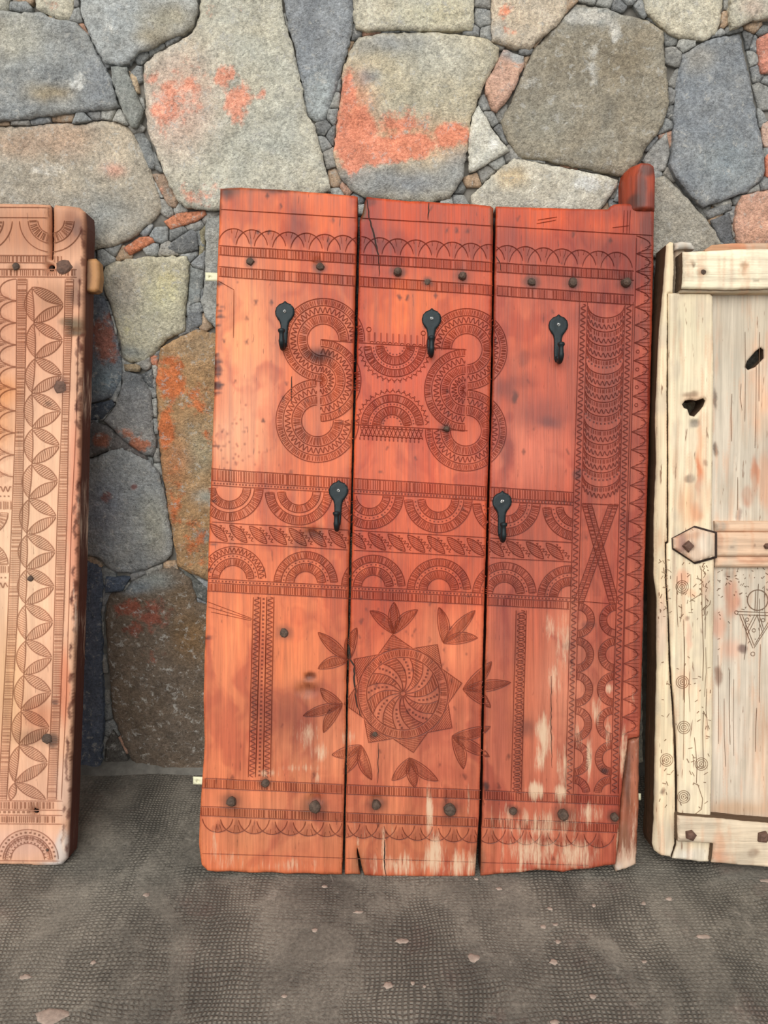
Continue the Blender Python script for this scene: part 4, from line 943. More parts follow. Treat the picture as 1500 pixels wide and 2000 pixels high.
        m = np.maximum(m, np.where(x > 700, .26, .18) * np.clip((y - 1560) / 120, 0, 1))
        pt = np.empty((len(x), 4)); pt[:, :3] = lin((214, 182, 150)); pt[:, 3] = m
        return c, pt
    dents = [(600, 1348, 18, 11, .004), (604, 1322, 10, 6, .004), (610, 1040, 14, 9, .003), (620, 510, 8, 8, .003), (615, 1560, 13, 10, .005), (735, 1560, 9, 8, .003), (625, 695, 22, 12, .0015), (735, 1660, 3, 60, .0)]
    def relief(x, y, d):
        h = (fbm(x / 60., y / 160., 8, 2) - .5) * .0006
        for a, b, rx, ry, dp in dents: h = h - dp * np.exp(-(((x - a) / rx) ** 2 + ((y - b) / ry) ** 2) ** 1.5)
        return h
    parts = []
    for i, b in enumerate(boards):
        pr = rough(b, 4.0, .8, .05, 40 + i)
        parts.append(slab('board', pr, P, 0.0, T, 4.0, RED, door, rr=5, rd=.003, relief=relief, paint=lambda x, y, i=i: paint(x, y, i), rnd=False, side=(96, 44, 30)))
    C.build(P, 0.0, parts, RED, [lambda x, y, i=i: paint(x, y, i) for i in range(3)])
    # cracks: narrow dark wedges set into the boards
    def crack(pts, wd, parent):
        p = resample(np.array(pts, float), 4, False); n = len(p)
        hw = wd / 2 * np.sin(np.linspace(.25, math.pi - .1, n)) ** .6
        p[:, 0] += (vnoise(p[:, 1] / 7., p[:, 0] * 0, 5) - .5) * 1.5
        d = np.gradient(p, axis=0); L = np.hypot(d[:, 0], d[:, 1]); nr = np.stack([-d[:, 1] / L, d[:, 0] / L], 1)
        V = []
        for s, e in ((-1, .0007), (0, .0004), (1, .0007)):
            q = p + nr * (s * hw)[:, None]; X, Z = P.loc(q[:, 0], q[:, 1], 0); V.append(np.stack([X, np.full(n, -e), Z], 1))
        V = np.stack(V, 1).reshape(-1, 3)
        mesh_obj('crack', V, [f for i in range(n - 1) for f in ((i * 3, i * 3 + 1, i * 3 + 4, i * 3 + 3), (i * 3 + 1, i * 3 + 2, i * 3 + 5, i * 3 + 4))], DARKHOLE, parent)
    crack([(717, 390), (721, 425), (733, 470), (739, 500), (741, 540)], 3.0, parts[1]); crack([(838, 396), (836, 430)], 2.2, parts[1])
    crack([(682, 1262), (684, 1288), (692, 1300), (692, 1330), (697, 1375), (705, 1400)], 3.6, parts[1]); crack([(752, 1640), (750, 1680), (754, 1711)], 2.4, parts[1]); crack([(739, 1450), (738, 1530)], 1.5, parts[1])
    crack([(1077, 1320), (1076, 1420), (1078, 1500)], 1.4, parts[2]); crack([(968, 500), (976, 512), (978, 530)], 1.8, parts[2]); crack([(570, 735), (568, 790)], 2.2, parts[0])
    for (x, y, r, h) in nails: nail(P, x, y, r, h, door, RUST if h < .02 else RUSTR, 'nail')
    # pivot post at the upper right corner
    ya = lambda px, py, w=0.: P.loc(np.array([px], float), np.array([py], float), w)
    prof = [(1224, 412), (1222, 380), (1222, 345), (1226, 328), (1236, 320), (1250, 318), (1266, 319), (1277, 326), (1280, 345), (1279, 412)]
    ptint = [(1236, 350, 12, 40, (150, 58, 26), .6), (1250, 380, 10, 40, (80, 42, 32), .8), (1262, 335, 14, 14, (78, 50, 42), .8), (1270, 400, 10, 26, (96, 46, 38), .6), (1240, 395, 12, 16, (70, 42, 32), .8)]
    def ppaint(x, y):
        pt = np.zeros((len(x), 4)); return blobs(x, y, (160, 66, 40), ptint, 5, 5), pt
    def prelief(x, y, d):                                 # two facets meeting at an arris
        ar = np.interp(y, [320, 345, 412], [1254, 1246, 1246]); t = x - ar
        return np.where(t < 0, t * .0009, -np.abs(t - 16) * .00012) + .008
    slab('pivot_post', prof, P, 0.002, .046, 3.2, RED, door, rr=7, rd=.008, relief=prelief, paint=ppaint)
    # split, worn strip at the lower right edge
    strip = [(1228, 1446), (1240, 1443), (1250, 1442), (1250, 1500), (1249, 1580), (1246, 1640), (1243, 1690), (1225, 1698), (1205, 1706), (1203, 1694), (1208, 1650), (1211, 1600), (1216, 1550), (1222, 1490)]
    def spaint(x, y):
        c = blobs(x, y, (150, 88, 64), [(1226, 1520, 8, 60, (92, 60, 46), .8), (1238, 1560, 10, 70, (172, 102, 72), .7), (1220, 1640, 10, 40, (120, 84, 62), .6), (1218, 1698, 26, 14, (208, 200, 190), .95)], 9, 4)
        pt = np.zeros((len(x), 4)); pt[:, :3] = lin((206, 176, 150)); pt[:, 3] = .5 * np.exp(-((y - 1690) / 40) ** 2) + .28; return c, pt
    slab('worn_edge_strip', rough(strip, 4, 1.2, .08, 77), P, -.004, .034, 3.5, RED, door, rr=7, rd=.006, relief=lambda x, y, d: (fbm(x / 9., y / 50., 2) - .5) * .006, paint=spaint, rnd=False)
    # cream mounting brackets that stick out behind the edges
    for (x0, y0, x1, y1, hx, hy) in ((401, 532, 434, 549, 410, 541), (377, 1517, 402, 1533, 386, 1526), (1236, 1549, 1252, 1563, 1249, 1556)):
        hole = [(hx + 2.4 * math.cos(a), hy + 2.4 * math.sin(a)) for a in np.linspace(0, 2 * math.pi, 9)[:-1]]
        slab('mounting_bracket', [(x0, y0), (x1, y0 + 1), (x1, y1), (x0, y1 - 1)], P, -.0405, .002, 5, CREAM, door, holes=[hole] if x0 < 1000 else (), rr=.5, rd=.0003)
    # coat hooks
    pl = [(-2.5, -19), (0, -20.5), (2.5, -19), (4, -17), (11, -14.5), (17, -8), (19, 0), (18, 7), (14, 14), (9.5, 20), (7.5, 27), (7, 36), (6.8, 52), (6, 66), (3.5, 72), (0, 73.5), (-3.5, 72), (-6, 66), (-6.8, 52), (-7, 36), (-7.5, 27), (-9.5, 20), (-14, 14), (-18, 7), (-19, 0), (-17, -8), (-11, -14.5), (-4, -17)]
    for (hx, hy) in ((556, 608), (843, 622), (1091, 634), (661, 958), (981, 979)):
        tw = .03
        o = [(hx + x - y * tw, hy + y) for x, y in pl]
        hk = slab('coat_hook', o, P, .0045, .0045, 2.6, IRON, door, rr=2.2, rd=.0012, relief=lambda x, y, d: (fbm(x / 8., y / 8., 3) - .5) * .0006)
        hk['label'] = 'black iron coat hook with a round plate and silver screw'
        X, Z = P.loc(np.array([hx - 68 * tw]), np.array([hy + 64.0]), 0); X = X[0]; Z = Z[0]
        path = []; rad = []
        for t in np.linspace(0, 1, 15):
            a = math.radians(180 * t); path.append((X, -.005 - .013 * (1 - math.cos(a)), Z - .012 * math.sin(a))); rad.append(.0058 - .0012 * math.sin(math.pi * t))
        for z, r in ((.004, .0048), (.010, .0046), (.014, .0046), (.0165, .0062), (.019, .0072), (.0215, .0066), (.0232, .0035)):
            path.append((X, -.031, Z + z)); rad.append(r)
        tube('hook_arm', path, rad, IRON, hk)
        s = nail(P, hx, hy, 3.4, .0022, hk, STEEL, 'screw', .0046, 1, 12)
        X, Z = P.loc(np.array([hx, hx]), np.array([hy - 1.6, hy + 1.6]), .0072)
        for dx, dz in ((.0016, .0005), (.0005, .0016)):
            c0, c1 = (X.mean(), Z.mean()); y = -.0071
            mesh_obj('screw_slot', [(c0 - dx, y, c1 - dz), (c0 + dx, y, c1 - dz), (c0 + dx, y, c1 + dz), (c0 - dx, y, c1 + dz)], [(0, 1, 2, 3)], SLOT, hk)
build_red()

# ------------------------------------------------------------------ the tan door at the left
def build_tan():
    P = Plane(-20, 1695, 12.0)
    door = empty('carved_slab_door'); P.place(door)
    tag(door, 'tan carved door with a leaf-chain border, cut off by the left edge', 'door', kind='thing')
    fr = [(-240, 396), (-100, 395), (0, 394), (60, 395), (94, 397), (97, 405), (98, 440), (97.5, 505), (100, 505), (101.5, 440), (101, 405), (104, 397), (130, 399), (152, 402), (164, 412), (166, 440), (164, 520), (162, 640), (159, 760), (156, 850), (153, 1000), (150, 1150), (147, 1250), (141, 1420), (136, 1560), (132, 1650), (130, 1680), (118, 1693), (90, 1694), (0, 1692), (-240, 1688)]
    reg = lambda x, y: np.where((x > -236) & (x < np.interp(y, [400, 640, 1000, 1400, 1690], [160, 156, 148, 136, 124])) & (y < 1688) & ~((np.abs(x - 99.5) < 4) & (y < 512)), 0, -1)
    C = Carver(reg)
    hl = lambda y0, x0, x1, wd=1.8: (C.new(), C.stroke([(x0, y0 - .5), (x1, y0 + 1.5)], wd, 'carved_line', 0, 8), C.new())
    for y in (498, 512, 525, 540): hl(y, -236, 150 if y > 520 else 98)
    C.hatch([(-236, 498), (120, 499)], [(-236, 512), (120, 513)], 4, 1.2, 'carved_band', .4); C.hatch([(-236, 525), (148, 526)], [(-236, 539), (148, 540)], 4, 1.2, 'carved_band', .4)
    for y in (404, 424): hl(y, -236, 94, 1.5)
    for cx, cy in ((100, 430), (-38, 430), (-176, 430)):
        C.new()
        for r in (26, 45, 62): C.stroke(C.arc(cx, cy, r, 182, 358), 1.6, 'carved_arcs', 0, 4)
        C.hatch(C.arc(cx, cy, 44, 182, 358), C.arc(cx, cy, 27, 182, 358), 4, 1, 'carved_arcs', .3)
    yy = np.array([547, 820, 1010, 1240, 1353, 1560]); la = np.array([33, 31, 23, 14, 7.6, -3]); lb = np.array([53, 47, 44, 32, 25.5, 13]); ra = np.array([127.5, 121, 112, 105, 102, 92]); rb = np.array([144, 134, 131, 123, 119, 110])
    ys = np.linspace(545, 1562, 80)
    for a, b in ((la, lb), (ra, rb)):
        p = np.stack([np.interp(ys, yy, a), ys], 1); q = np.stack([np.interp(ys, yy, b), ys], 1)
        C.new(); C.stroke(p, 1.3, 'hatched_column', 0, 9); C.stroke(q, 1.3, 'hatched_column', 0, 9); C.hatch(p, q, 4.2, 1.7, 'hatched_column', .62, .02)
    C.stroke(np.stack([np.interp(ys, yy, ra) + 28, ys], 1), 1.2, 'edge_line', 0, 9)
    nodes = [(62, 561), (66, 630), (68, 699), (62, 768), (63, 836), (62, 905), (56, 974), (52, 1043), (51, 1111), (49, 1180), (50, 1250), (46, 1317), (41, 1387), (37, 1455), (29, 1529)]
    for k, (x, y) in enumerate(nodes):
        rx = float(np.interp(y + 35, yy, ra)) - 3
        C.leaf(x, y, rx, y + 33 if k < len(nodes) - 1 else 1561, 10, 'leaf_chain', .5, False, 0, 4.2)
        if k + 1 < len(nodes):
            nx, ny = nodes[k + 1]
            C.leaf(rx, y + 36, nx, ny, 10, 'leaf_chain', .5, False, 0, 4.2); C.leaf(x, y + 2, nx, ny - 2, 9, 'leaf_chain', .5, False, 7, 4.2)
        else: C.leaf(x, y, x - 9, y + 34, 7, 'leaf_chain', .5, False, 0, 4.2)
    y = 545
    for k in range(9):
        C.new(); x = float(np.interp(y, yy, la)); C.stroke(C.arc(x, y + 21, 33, 92, 268, 21), 1.8, 'side_scallop', 0, 4)
        ap = np.array([x, y + 42]); C.fill([(x - 33, y + 21), ap, (x - 33, y + 63), (x - 60, y + 63), (x - 60, y + 21)], .45)
        for q in range(7): C.stroke([(x - 12 - 4 * q, y + 42 + (q - 3) * 1.2), (x - 60, y + 42 + (q - 3) * 7)], 1, 'side_scallop', 1, 14)
        y += 43
    for y0, y1, kind in ((948, 962, 'w'), (966, 972, 'd'), (978, 996, 'h'), (1104, 1120, 'h'), (1124, 1132, 'd'), (1136, 1150, 'w')):
        C.new(); xe = float(np.interp(y0, yy, la)) - 3; a = np.array([(-236, y0), (xe, y0)], float); b = np.array([(-236, y1), (xe, y1)], float)
        if kind == 'w': C.wave(a, b, 10, 1.7, 'cross_band', .3)
        elif kind == 'd': C.dots((a + b) / 2, 8, 1.4, 'cross_band')
        else: C.hatch(a, b, 4.5, 1.6, 'cross_band', .4)
    for cy, a0, a1 in ((1000, 182, 358), (1104, 2, 178)):
        C.new()
        for r in (46, 30): C.stroke(C.arc(-30, cy, r, a0, a1), 1.7, 'cross_band', 0, 4)
        C.hatch(C.arc(-30, cy, 46, a0, a1), C.arc(-30, cy, 30, a0, a1), 4, 1.2, 'cross_band', .5)
    for y in (1563, 1581, 1591, 1608): hl(y, -236, 122)
    C.hatch([(-236, 1564), (104, 1565)], [(-236, 1580), (104, 1581)], 4, 1.5, 'carved_band', .62); C.hatch([(-236, 1592), (108, 1593)], [(-236, 1607), (108, 1608)], 4, 1.5, 'carved_band', .62); C.dots(np.array([(-236., 1586.), (60., 1586.)]), 9, 2.2, 'carved_band')
    for cx in (54, -80, -214):
        C.new()
        for r in (60, 48, 44, 33): C.stroke(C.arc(cx, 1680, r, 2, 178), 1.8, 'carved_half_ring', 0, 4)
        C.hatch(C.arc(cx, 1680, 48, 2, 178), C.arc(cx, 1680, 38, 2, 178), 4, 1.3, 'carved_half_ring', .6); C.dots(C.arc(cx, 1680, 54, 4, 176), 9, 1.8, 'carved_half_ring'); C.dots(C.arc(cx, 1680, 35.5, 4, 176), 7, 1.3, 'carved_half_ring')
        C.fill(C.arc(cx, 1680, 60, 0, 180), .35)
    hl(1680, -236, 116)
    tints = [(60, 450, 120, 60, (176, 116, 82), .9), (40, 620, 120, 110, (204, 142, 108), .8), (60, 1560, 90, 60, (216, 166, 138), .6), (140, 440, 20, 40, (130, 78, 54), .8), (152, 445, 10, 20, (112, 80, 68), .7), (150, 540, 10, 30, (116, 84, 70), .7), (148, 580, 12, 20, (112, 84, 70), .7), (146, 632, 22, 14, (96, 84, 62), .9), (130, 628, 16, 8, (110, 90, 66), .6), (150, 650, 20, 8, (92, 76, 56), .9), (105, 580, 40, 34, (150, 104, 74), .6), (118, 755, 18, 16, (128, 84, 76), .85), (8, 770, 30, 40, (214, 134, 70), .8), (5, 840, 30, 40, (216, 138, 76), .7),
             (95, 790, 6, 6, (110, 76, 62), .8), (75, 900, 80, 120, (230, 182, 146), .7), (145, 1000, 14, 200, (222, 140, 108), .7), (60, 1130, 14, 6, (104, 76, 60), .85), (30, 1100, 70, 160, (234, 196, 160), .7), (75, 1400, 40, 30, (196, 120, 84), .7), (60, 1440, 40, 16, (140, 100, 76), .7), (108, 1372, 8, 6, (112, 78, 68), .8), (104, 1446, 12, 16, (92, 74, 64), .85), (20, 1340, 30, 120, (222, 176, 126), .6), (126, 1340, 10, 80, (214, 122, 84), .7), (40, 1650, 90, 30, (214, 170, 150), .8), (122, 1660, 14, 40, (196, 186, 178), .85), (110, 1690, 30, 8, (200, 194, 188), .9), (125, 1540, 16, 60, (222, 184, 160), .7), (30, 521, 14, 8, (150, 100, 66), .8)]
    for _ in range(90):
        y = random.uniform(440, 1660); x = float(np.interp(y, [400, 640, 1000, 1400, 1690], [164, 160, 152, 140, 128])) - random.uniform(0, 9); tints.append((x, y, 2.6, random.uniform(4, 12), (96, 50, 36), .8))
    wear = [(158, 780, 5, 90, .5), (152, 1000, 5, 120, .5), (145, 1200, 6, 120, .5), (120, 1650, 16, 50, .5), (80, 1080, 30, 30, .35), (90, 1250, 20, 20, .4), (60, 1500, 60, 40, .35), (110, 640, 30, 40, .3), (20, 590, 20, 50, .3), (20, 680, 20, 50, .3)]
    def paint(x, y):
        c = blobs(x, y, (224, 172, 138), tints, 31, 4.0); t = C.sample(x, y)[:, None] * .7
        c = c * (1 - t) + c * np.array([.62, .52, .48]) * t; m = np.zeros(len(x))
        for a, b, rx, ry, st in wear: m = np.maximum(m, st * np.exp(-(((x - a) / rx) ** 2 + ((y - b) / ry) ** 2) ** 1.2))
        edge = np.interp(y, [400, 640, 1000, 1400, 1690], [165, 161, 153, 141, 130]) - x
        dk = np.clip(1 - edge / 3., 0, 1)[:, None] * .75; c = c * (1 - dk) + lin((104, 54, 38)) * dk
        pt = np.empty((len(x), 4)); pt[:, :3] = lin((238, 206, 180)); pt[:, 3] = m; return c, pt
    circ = lambda x, y, r, n=12: [(x + r * math.cos(a), y + r * math.sin(a)) for a in np.linspace(0, 2 * math.pi, n + 1)[:-1]]
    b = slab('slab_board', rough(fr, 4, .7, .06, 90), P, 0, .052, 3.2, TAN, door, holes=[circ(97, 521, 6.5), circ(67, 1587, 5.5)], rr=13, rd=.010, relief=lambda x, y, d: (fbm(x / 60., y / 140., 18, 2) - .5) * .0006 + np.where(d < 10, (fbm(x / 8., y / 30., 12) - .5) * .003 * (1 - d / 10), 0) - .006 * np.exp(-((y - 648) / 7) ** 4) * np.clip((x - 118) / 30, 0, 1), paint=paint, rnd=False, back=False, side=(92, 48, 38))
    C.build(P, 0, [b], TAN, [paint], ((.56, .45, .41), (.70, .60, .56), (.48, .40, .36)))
    # the bottoms of the two peg holes
    for x, y in ((97, 521), (67, 1587)): nail(P, x, y, 7.5, .002, door, DARKHOLE, 'peg', -.014)
    nail(P, 125, 521, 15, .004, door, RUSTR, 'stud', 0, 3, 14); nail(P, 118, 756, 13, .002, door, RUSTR, 'stud', 0, 5, 12)
    nail(P, 92, 1443, 10, .004, door, RUST, 'stud', 0, 8, 12); nail(P, 32, 521, 7, .004, door, RUST, 'nail', 0, 2); nail(P, 60, 1130, 6, .003, door, RUST, 'nail', 0, 2); nail(P, 93, 1660, 3, .003, door, RUST, 'nail', 0, 2)
    # tenon that comes through the edge
    def tpaint(x, y): return blobs(x, y, (176, 128, 82), [(172, 535, 8, 40, (104, 72, 50), .8)], 3, 3), np.zeros((len(x), 4))
    slab('tenon', [(158, 506), (186, 504), (193, 512), (195, 540), (192, 566), (184, 570), (158, 568)], P, -.016, .022, 4, TAN, door, rr=4, rd=.004, paint=tpaint)
build_tan()

# ------------------------------------------------------------------ the pale door at the right
def build_pale():
    P = Plane(1520, 1692, 12.0)
    door = empty('framed_panel_door'); P.place(door)
    tag(door, 'pale weathered frame-and-panel door at the right, with raised rails and pierced holes', 'door', kind='thing')
    def mk(base, tints, wear=(), sd=5, wc=(240, 226, 200), wm=.0):
        def paint(x, y):
            c = blobs(x, y, base, tints, sd, 6.0); m = np.full(len(x), wm)
            st_ = np.clip((fbm(x / 7., y / 75., sd + 70, 4) - .54) / .2, 0, 1)[:, None] * .45; c = c * (1 - st_) + lin((210, 160, 126)) * st_
            gy_ = np.clip((fbm(x / 22. + 5, y / 60., sd + 80, 3) - .52) / .2, 0, 1)[:, None] * .5; c = c * (1 - gy_) + lin((196, 180, 158)) * gy_
            if C: t = C.sample(x, y)[:, None] * .5; c = c * (1 - t * .4)
            for a, b, rx, ry, st in wear: m = np.maximum(m, st * np.exp(-(((x - a) / rx) ** 2 + ((y - b) / ry) ** 2) ** 1.2))
            pt = np.empty((len(x), 4)); pt[:, :3] = lin(wc); pt[:, 3] = m; return c, pt
        return paint
    WS, WP = .016, .0
    outer = [(1297, 573), (1302, 500), (1304, 476), (1311, 470), (1318, 472), (1319, 520), (1317, 572), (1306, 574), (1305, 700), (1305, 900), (1305.5, 1058), (1301, 1060), (1302, 1140), (1306, 1200), (1309, 1300), (1314, 1370), (1318, 1440), (1320.5, 1520), (1321, 1600), (1320, 1650), (1312, 1677), (1292, 1673), (1280, 1664), (1276, 1650), (1279, 1605), (1281, 1501), (1283, 1388), (1285, 1298), (1285, 1172), (1279, 1120), (1280, 1005), (1284, 906), (1282, 816), (1285, 750), (1290, 640)]
    inner = [(1306, 572), (1350, 571), (1388, 572), (1393, 578), (1395, 700), (1394, 780), (1393, 900), (1391, 1020), (1393, 1060), (1396, 1100), (1394.5, 1244), (1393, 1440), (1391, 1520), (1389, 1594), (1389, 1650), (1386, 1684), (1368, 1685), (1351, 1682), (1314, 1678), (1322, 1652), (1324, 1600), (1324.5, 1520), (1321.5, 1440), (1317, 1370), (1311.5, 1300), (1308, 1200), (1304, 1140), (1303, 1063), (1307, 1060), (1307, 900), (1306.5, 700)]
    z = lambda L, s, ox, oy: [(ox + a / s, oy + b / s) for a, b in L]
    hole1 = z([(410,1830),(440,1790),(500,1778),(560,1790),(640,1762),(662,1790),(640,1850),(600,1900),(540,1962),(490,1950),(465,1880),(430,1870)], 5.554, 1260, 460)
    hole2 = z([(1088,1425),(1110,1360),(1200,1255),(1258,1213),(1290,1240),(1292,1330),(1200,1425),(1120,1457)], 5.554, 1260, 460)
    regs = lambda x, y: np.where((x > 1284) & (x < 1388) & (y > 1062) & (y < 1670), np.where(x < np.interp(y, [1060, 1140, 1200, 1300, 1370, 1440, 1520], [1302, 1303, 1307, 1310, 1315.5, 1320, 1322.5]), 0, 1), np.where(x > 1398, 2, -1))
    C = Carver(regs)
    for x, y in ((1332, 1146), (1332.5, 1332), (1335.5, 1420.5), (1301.5, 1484), (1369.6, 1492), (1335, 1556)):
        C.new()
        for r in (12.2, 8.6, 4.6): C.stroke(C.arc(x, y, r, 0, 360, None, 20), 1.15, 'carved_circles', 0, 3)
        C.stroke([(x, y - 1.4), (x, y + 1.4)], 2.6, 'carved_circles', 0, 9)
    C.new(); C.stroke(C.arc(1479.5, 1172, 20, 0, 360), 2.0, 'carved_emblem', 0, 3)
    for a in ([(1438, 1194), (1520, 1197)], [(1438, 1200), (1520, 1203)], [(1444, 1200), (1470, 1266)], [(1449, 1200), (1473, 1262)], [(1472, 1266), (1512, 1204)], [(1473, 1260), (1507, 1204)], [(1474, 1200), (1456, 1234)], [(1479, 1200), (1460, 1238)], [(1478, 1200), (1488, 1232)], [(1482, 1200), (1491, 1228)], [(1476, 1152), (1474, 1196)], [(1481, 1140), (1478, 1196)]): C.stroke(a, 1.3, 'carved_emblem', 0, 6)
    for x, y, r in ((1470, 1277, 4), (1459, 1210, 3.4), (1490, 1211, 3.4), (1472, 1231, 3.4), (1438, 1196, 3.5)): C.stroke(C.arc(x, y, r, 0, 360, None, 10), 1.3, 'carved_emblem', 0, 3)
    R = random.Random(8); C.new()
    for _ in range(150):                                   # small pitted cuts and scratches
        x = R.choice([R.gauss(1372, 9), R.gauss(1350, 16), R.gauss(1300, 7)]); y = R.choice([R.uniform(1090, 1210), R.uniform(1280, 1600)])
        a = R.uniform(0, 3.1); l = R.uniform(1.5, 5); C.stroke([(x - l * math.cos(a), y - l * math.sin(a)), (x + l * math.cos(a), y + l * math.sin(a))], R.uniform(.8, 1.6), 'pitted_cuts', 0, 9)
    for _ in range(60):
        x = R.uniform(1402, 1500); y = R.choice([R.gauss(1180, 40), R.gauss(1130, 14)]); a = R.uniform(0, 3.1); l = R.uniform(1, 3.4)
        C.stroke([(x - l * math.cos(a), y - l * math.sin(a)), (x + l * math.cos(a), y + l * math.sin(a))], R.uniform(.8, 1.6), 'pitted_cuts', 0, 9)
    for _ in range(34):                                    # hairline drying cracks along the grain
        C.new(); x = R.choice([R.uniform(1310, 1385), R.uniform(1402, 1498), R.uniform(1402, 1498)]); y = R.uniform(600, 1400) if x > 1398 else R.uniform(1070, 1450); l = R.uniform(30, 190)
        if 995 < y < 1110 or (y < 1018 < y + l): continue
        C.stroke([(x, y), (x + R.uniform(-2, 2), y + l * .5), (x + R.uniform(-3, 3), min(y + l, 1590))], R.uniform(.7, 1.1), 'hairline_crack', 0, 6)
    C.new()
    for pts in ([(1356, 1440), (1359, 1470), (1361, 1500), (1360, 1530)], [(1374, 1390), (1372, 1430), (1374, 1500)], [(1370, 1110), (1371, 1200), (1374, 1280), (1372, 1330)], [(1362, 1530), (1372, 1560), (1370, 1580), (1352, 1594)], [(1346, 1175), (1362, 1164), (1372, 1160)], [(1390, 1120), (1391, 1160), (1386, 1180), (1376, 1190)]): C.stroke(pts, 1.2, 'pitted_cuts', 0, 4)
    pt_s = [(1340, 700, 40, 120, (222, 206, 174), .6), (1330, 640, 60, 40, (206, 194, 164), .6), (1366, 900, 8, 80, (226, 150, 102), .6), (1364, 930, 5, 40, (206, 112, 72), .7), (1350, 990, 26, 50, (222, 168, 124), .7), (1360, 1000, 12, 20, (190, 118, 86), .5), (1346, 935, 10, 8, (104, 84, 72), .7), (1380, 905, 5, 7, (110, 90, 78), .7), (1356, 780, 26, 14, (214, 158, 122), .5), (1348, 770, 16, 6, (120, 90, 70), .6), (1357, 826, 11, 8, (120, 112, 104), .85), (1333, 1130, 14, 16, (232, 168, 136), .7), (1348, 1160, 12, 8, (234, 180, 142), .6), (1334, 1330, 20, 26, (232, 190, 156), .7), (1344, 1240, 6, 30, (222, 160, 136), .5), (1380, 1150, 8, 26, (196, 142, 114), .6), (1340, 860, 30, 30, (232, 210, 180), .6), (1296, 900, 10, 300, (230, 204, 170), .5), (1292, 1230, 10, 60, (220, 178, 158), .6), (1342, 1208, 5, 5, (130, 96, 80), .7), (1292, 1546, 5, 6, (96, 72, 58), .8), (1300, 1640, 30, 40, (200, 186, 164), .6), (1346, 1670, 40, 14, (226, 220, 208), .7)]
    PO = mk((230, 208, 172), pt_s, (), 6); PI = mk((228, 210, 178), pt_s, (), 7)
    po = slab('outer_stile', rough(outer, 4, .8, .06, 120), P, WS, .062, 3, PALE, door, rr=7, rd=.007, relief=lambda x, y, d: (fbm(x / 12., y / 90., 28) - .5) * .002, paint=PO, rnd=False, side=(84, 60, 42))
    pi_ = slab('inner_stile', rough(inner, 4, .6, .06, 121), P, WS, .05, 3, PALE, door, holes=[hole1], rr=5, rd=.004, relief=lambda x, y, d: (fbm(x / 14., y / 90., 29) - .5) * .0008 - .004 * np.exp(-(((x - 1357) / 10) ** 2 + ((y - 826) / 7) ** 2) ** 2), paint=PI, rnd=False, back=False, side=(92, 72, 56))
    pn = [(1430, 690, 60, 110, (188, 176, 156), .7), (1490, 640, 40, 60, (196, 180, 156), .6), (1486, 790, 20, 60, (226, 172, 134), .8), (1478, 690, 26, 30, (206, 170, 140), .5), (1476, 930, 8, 40, (198, 120, 82), .75), (1460, 970, 14, 20, (188, 122, 92), .7), (1495, 940, 14, 60, (208, 148, 112), .6), (1442, 1005, 6, 14, (120, 88, 80), .6), (1430, 1165, 16, 40, (196, 122, 92), .7), (1404, 1220, 14, 30, (206, 140, 112), .6), (1426, 1270, 20, 20, (214, 152, 124), .6), (1449, 1268, 10, 8, (110, 84, 76), .85), (1402, 1320, 8, 20, (124, 82, 62), .8), (1428, 1120, 14, 8, (120, 96, 84), .7), (1440, 1450, 60, 120, (216, 198, 178), .6), (1490, 1480, 30, 110, (208, 178, 150), .7), (1440, 1580, 80, 18, (190, 150, 114), .7), (1399, 880, 5, 14, (84, 64, 54), .8), (1397, 780, 4, 20, (84, 66, 56), .7)]
    PN = mk((206, 192, 172), pn, (), 8)
    panel = [(1385, 566), (1780, 560), (1780, 1650), (1383, 1640)]
    pp = slab('panel', panel, P, WP, .024, 3, PALE, door, holes=[hole2], rr=4, rd=.002, relief=lambda x, y, d: (fbm(x / 20., y / 120., 33) - .5) * .0012, paint=PN, back=False, side=(92, 72, 56))
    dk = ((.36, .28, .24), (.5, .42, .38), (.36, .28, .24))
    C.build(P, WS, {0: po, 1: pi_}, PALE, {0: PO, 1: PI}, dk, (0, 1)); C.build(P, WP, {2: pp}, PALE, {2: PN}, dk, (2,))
    rt = [(1355, 517, 4, 3.5, (110, 92, 76), .85), (1353, 511, 6, 4, (150, 130, 106), .6), (1374, 530, 14, 9, (150, 132, 108), .75), (1374, 530, 5, 4, (96, 84, 74), .7), (1455, 520, 8, 9, (150, 106, 74), .7), (1454, 533, 5, 8, (176, 120, 84), .5), (1480, 547, 6, 3, (110, 92, 74), .6)]
    slab('top_rail', rough([(1334, 491), (1380, 489), (1440, 486), (1560, 484), (1780, 482), (1780, 561), (1562, 562), (1500, 563), (1420, 565), (1333, 563), (1335, 530)], 4, 1.0, .06, 130), P, .034, .04, 4, PALE_H, door, rr=5, rd=.004, relief=lambda x, y, d: (fbm(x / 90., y / 9., 35) - .5) * .0024, paint=mk((234, 220, 190), rt, (), 9), rnd=False, side=(104, 84, 66))
    slab('top_ledge', rough([(1330, 560), (1780, 555), (1780, 571), (1330, 571)], 5, .5, .05, 131), P, .024, .03, 4, PALE_H, door, rr=4, rd=.004, paint=mk((196, 176, 148), [], (), 9), rnd=False)
    slab('back_batten', rough([(1378, 486), (1392, 477), (1440, 474), (1560, 472), (1780, 470), (1780, 500), (1378, 500)], 5, .8, .05, 132), P, .0, .03, 4, PALE_H, door, rr=4, rd=.004, paint=mk((196, 148, 112), [(1450, 480, 30, 8, (206, 132, 98), .7)], (), 9), rnd=False)
    slab('broken_tenon', rough([(1318, 474), (1334, 470), (1352, 473), (1358, 486), (1340, 484), (1318, 488)], 4, 1, .1, 133), P, .008, .03, 4, PALE_H, door, rr=4, rd=.004, paint=mk((214, 206, 192), [], (), 9), rnd=False)
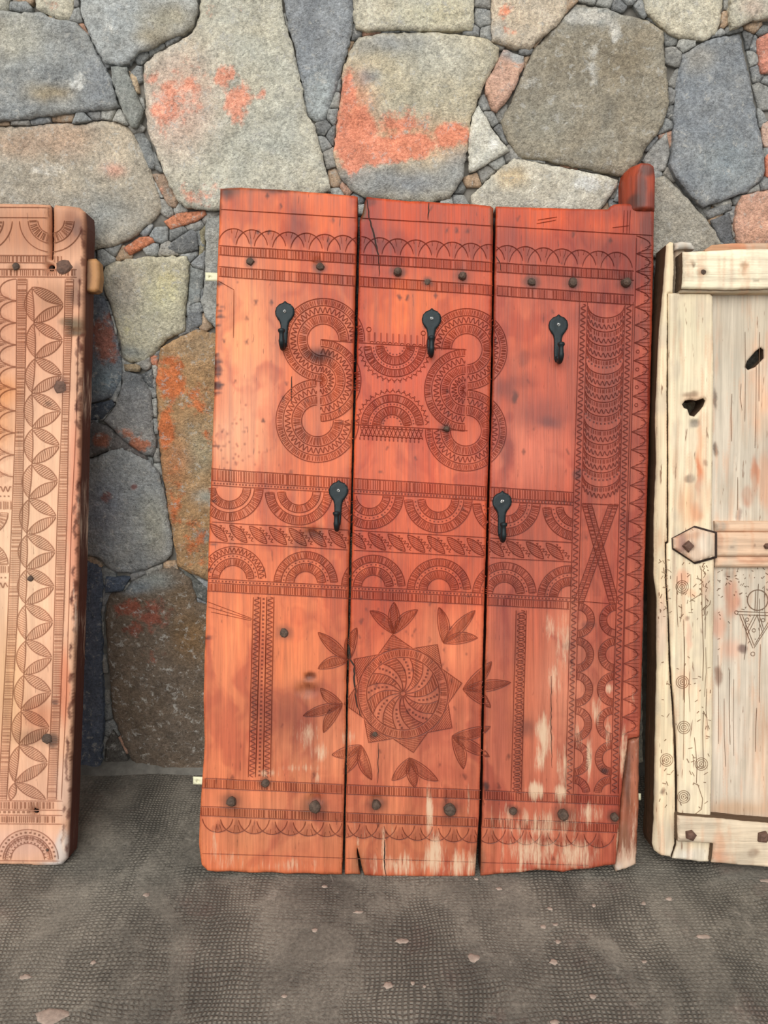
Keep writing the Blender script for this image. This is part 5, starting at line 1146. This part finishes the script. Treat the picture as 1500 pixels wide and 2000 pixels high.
    slab('stile_tenon', [(1316, 480), (1340, 486), (1340, 572), (1316, 574)], P, -.004, .03, 5, PALE, door, rr=3, rd=.003, paint=mk((150, 130, 108), [], (), 9))
    mr = (218, 184, 154)
    for y0, y1, w, rr_ in ((1018, 1040, .012, 9), (1040, 1087, .018, 7), (1087, 1109, .014, 8)):
        slab('mid_rail_moulding', rough([(1398, y0), (1780, y0 - 1), (1780, y1), (1399, y1)], 4, .5, .06, 140 + y0), P, w, .02, 4, PALE_H, door, rr=rr_, rd=.006, relief=lambda x, y, d: (fbm(x / 70., y / 8., 36) - .5) * .0018, paint=mk(mr, [(1410, 1030, 14, 10, (150, 140, 126), .7), (1470, 1095, 60, 5, (176, 112, 82), .6), (1406, 1060, 8, 20, (190, 140, 112), .6), (1431, 1066, 4, 3, (110, 72, 56), .8), (1472, 1063, 3, 3, (100, 70, 56), .8)], (), 10), rnd=False)
    nail(P, 1497, 1066, 6, .01, door, RUSTR, 'nail', .018, 4, 6)
    # hexagonal wooden block with a nail, at the meeting of stile and middle rail
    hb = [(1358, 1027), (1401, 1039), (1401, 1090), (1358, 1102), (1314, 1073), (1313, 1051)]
    slab('block_gap_shade', hb, P, WS + .004, .005, 5, DARKHOLE, door, rr=2, rd=.001)  # added dark plate, its rim stands in for the gap shadow round the block
    hx = [(1358, 1031), (1398, 1042), (1398, 1087), (1358, 1098), (1318, 1071), (1317, 1052)]
    slab('hexagonal_block', hx, P, WS + .012, .013, 4, PALE, door, rr=6, rd=.004, relief=lambda x, y, d: (fbm(x / 30., y / 30., 37) - .5) * .002, paint=mk((206, 180, 156), [(1330, 1060, 14, 24, (168, 126, 112), .8), (1352, 1045, 26, 8, (186, 140, 112), .6), (1380, 1060, 16, 20, (220, 206, 186), .6), (1345, 1067, 14, 9, (96, 60, 50), .7)], (), 11))
    nail(P, 1344, 1066, 12, .008, door, RUSTR, 'nail', WS + .012, 7, 4)
    br_ = [(1324, 1594), (1400, 1600), (1460, 1606), (1560, 1614), (1780, 1624), (1780, 1712), (1566, 1702), (1500, 1695), (1440, 1690), (1391, 1686), (1395, 1649), (1360, 1647), (1325, 1645)]
    slab('bottom_rail', rough(br_, 4, .8, .06, 150), P, .034, .04, 4, PALE_H, door, rr=5, rd=.004, relief=lambda x, y, d: (fbm(x / 80., y / 9., 38) - .5) * .002, paint=mk((222, 202, 174), [(1402, 1650, 14, 30, (214, 160, 126), .6), (1408, 1675, 20, 14, (218, 150, 116), .6), (1470, 1664, 12, 8, (150, 120, 98), .7), (1350, 1600, 40, 8, (190, 170, 146), .5), (1390, 1627, 60, 3, (176, 150, 124), .5), (1340, 1640, 14, 6, (120, 96, 80), .5)], (), 12), rnd=False, side=(104, 84, 66))
    nail(P, 1348, 1630, 11.5, .010, door, RUSTR, 'nail', .034, 2, 5); nail(P, 1491, 1634, 13, .010, door, RUSTR, 'nail', .034, 3, 5)
    nail(P, 1374, 531, 5, .003, door, RUST, 'nail', .034, 3, 8)
build_pale()
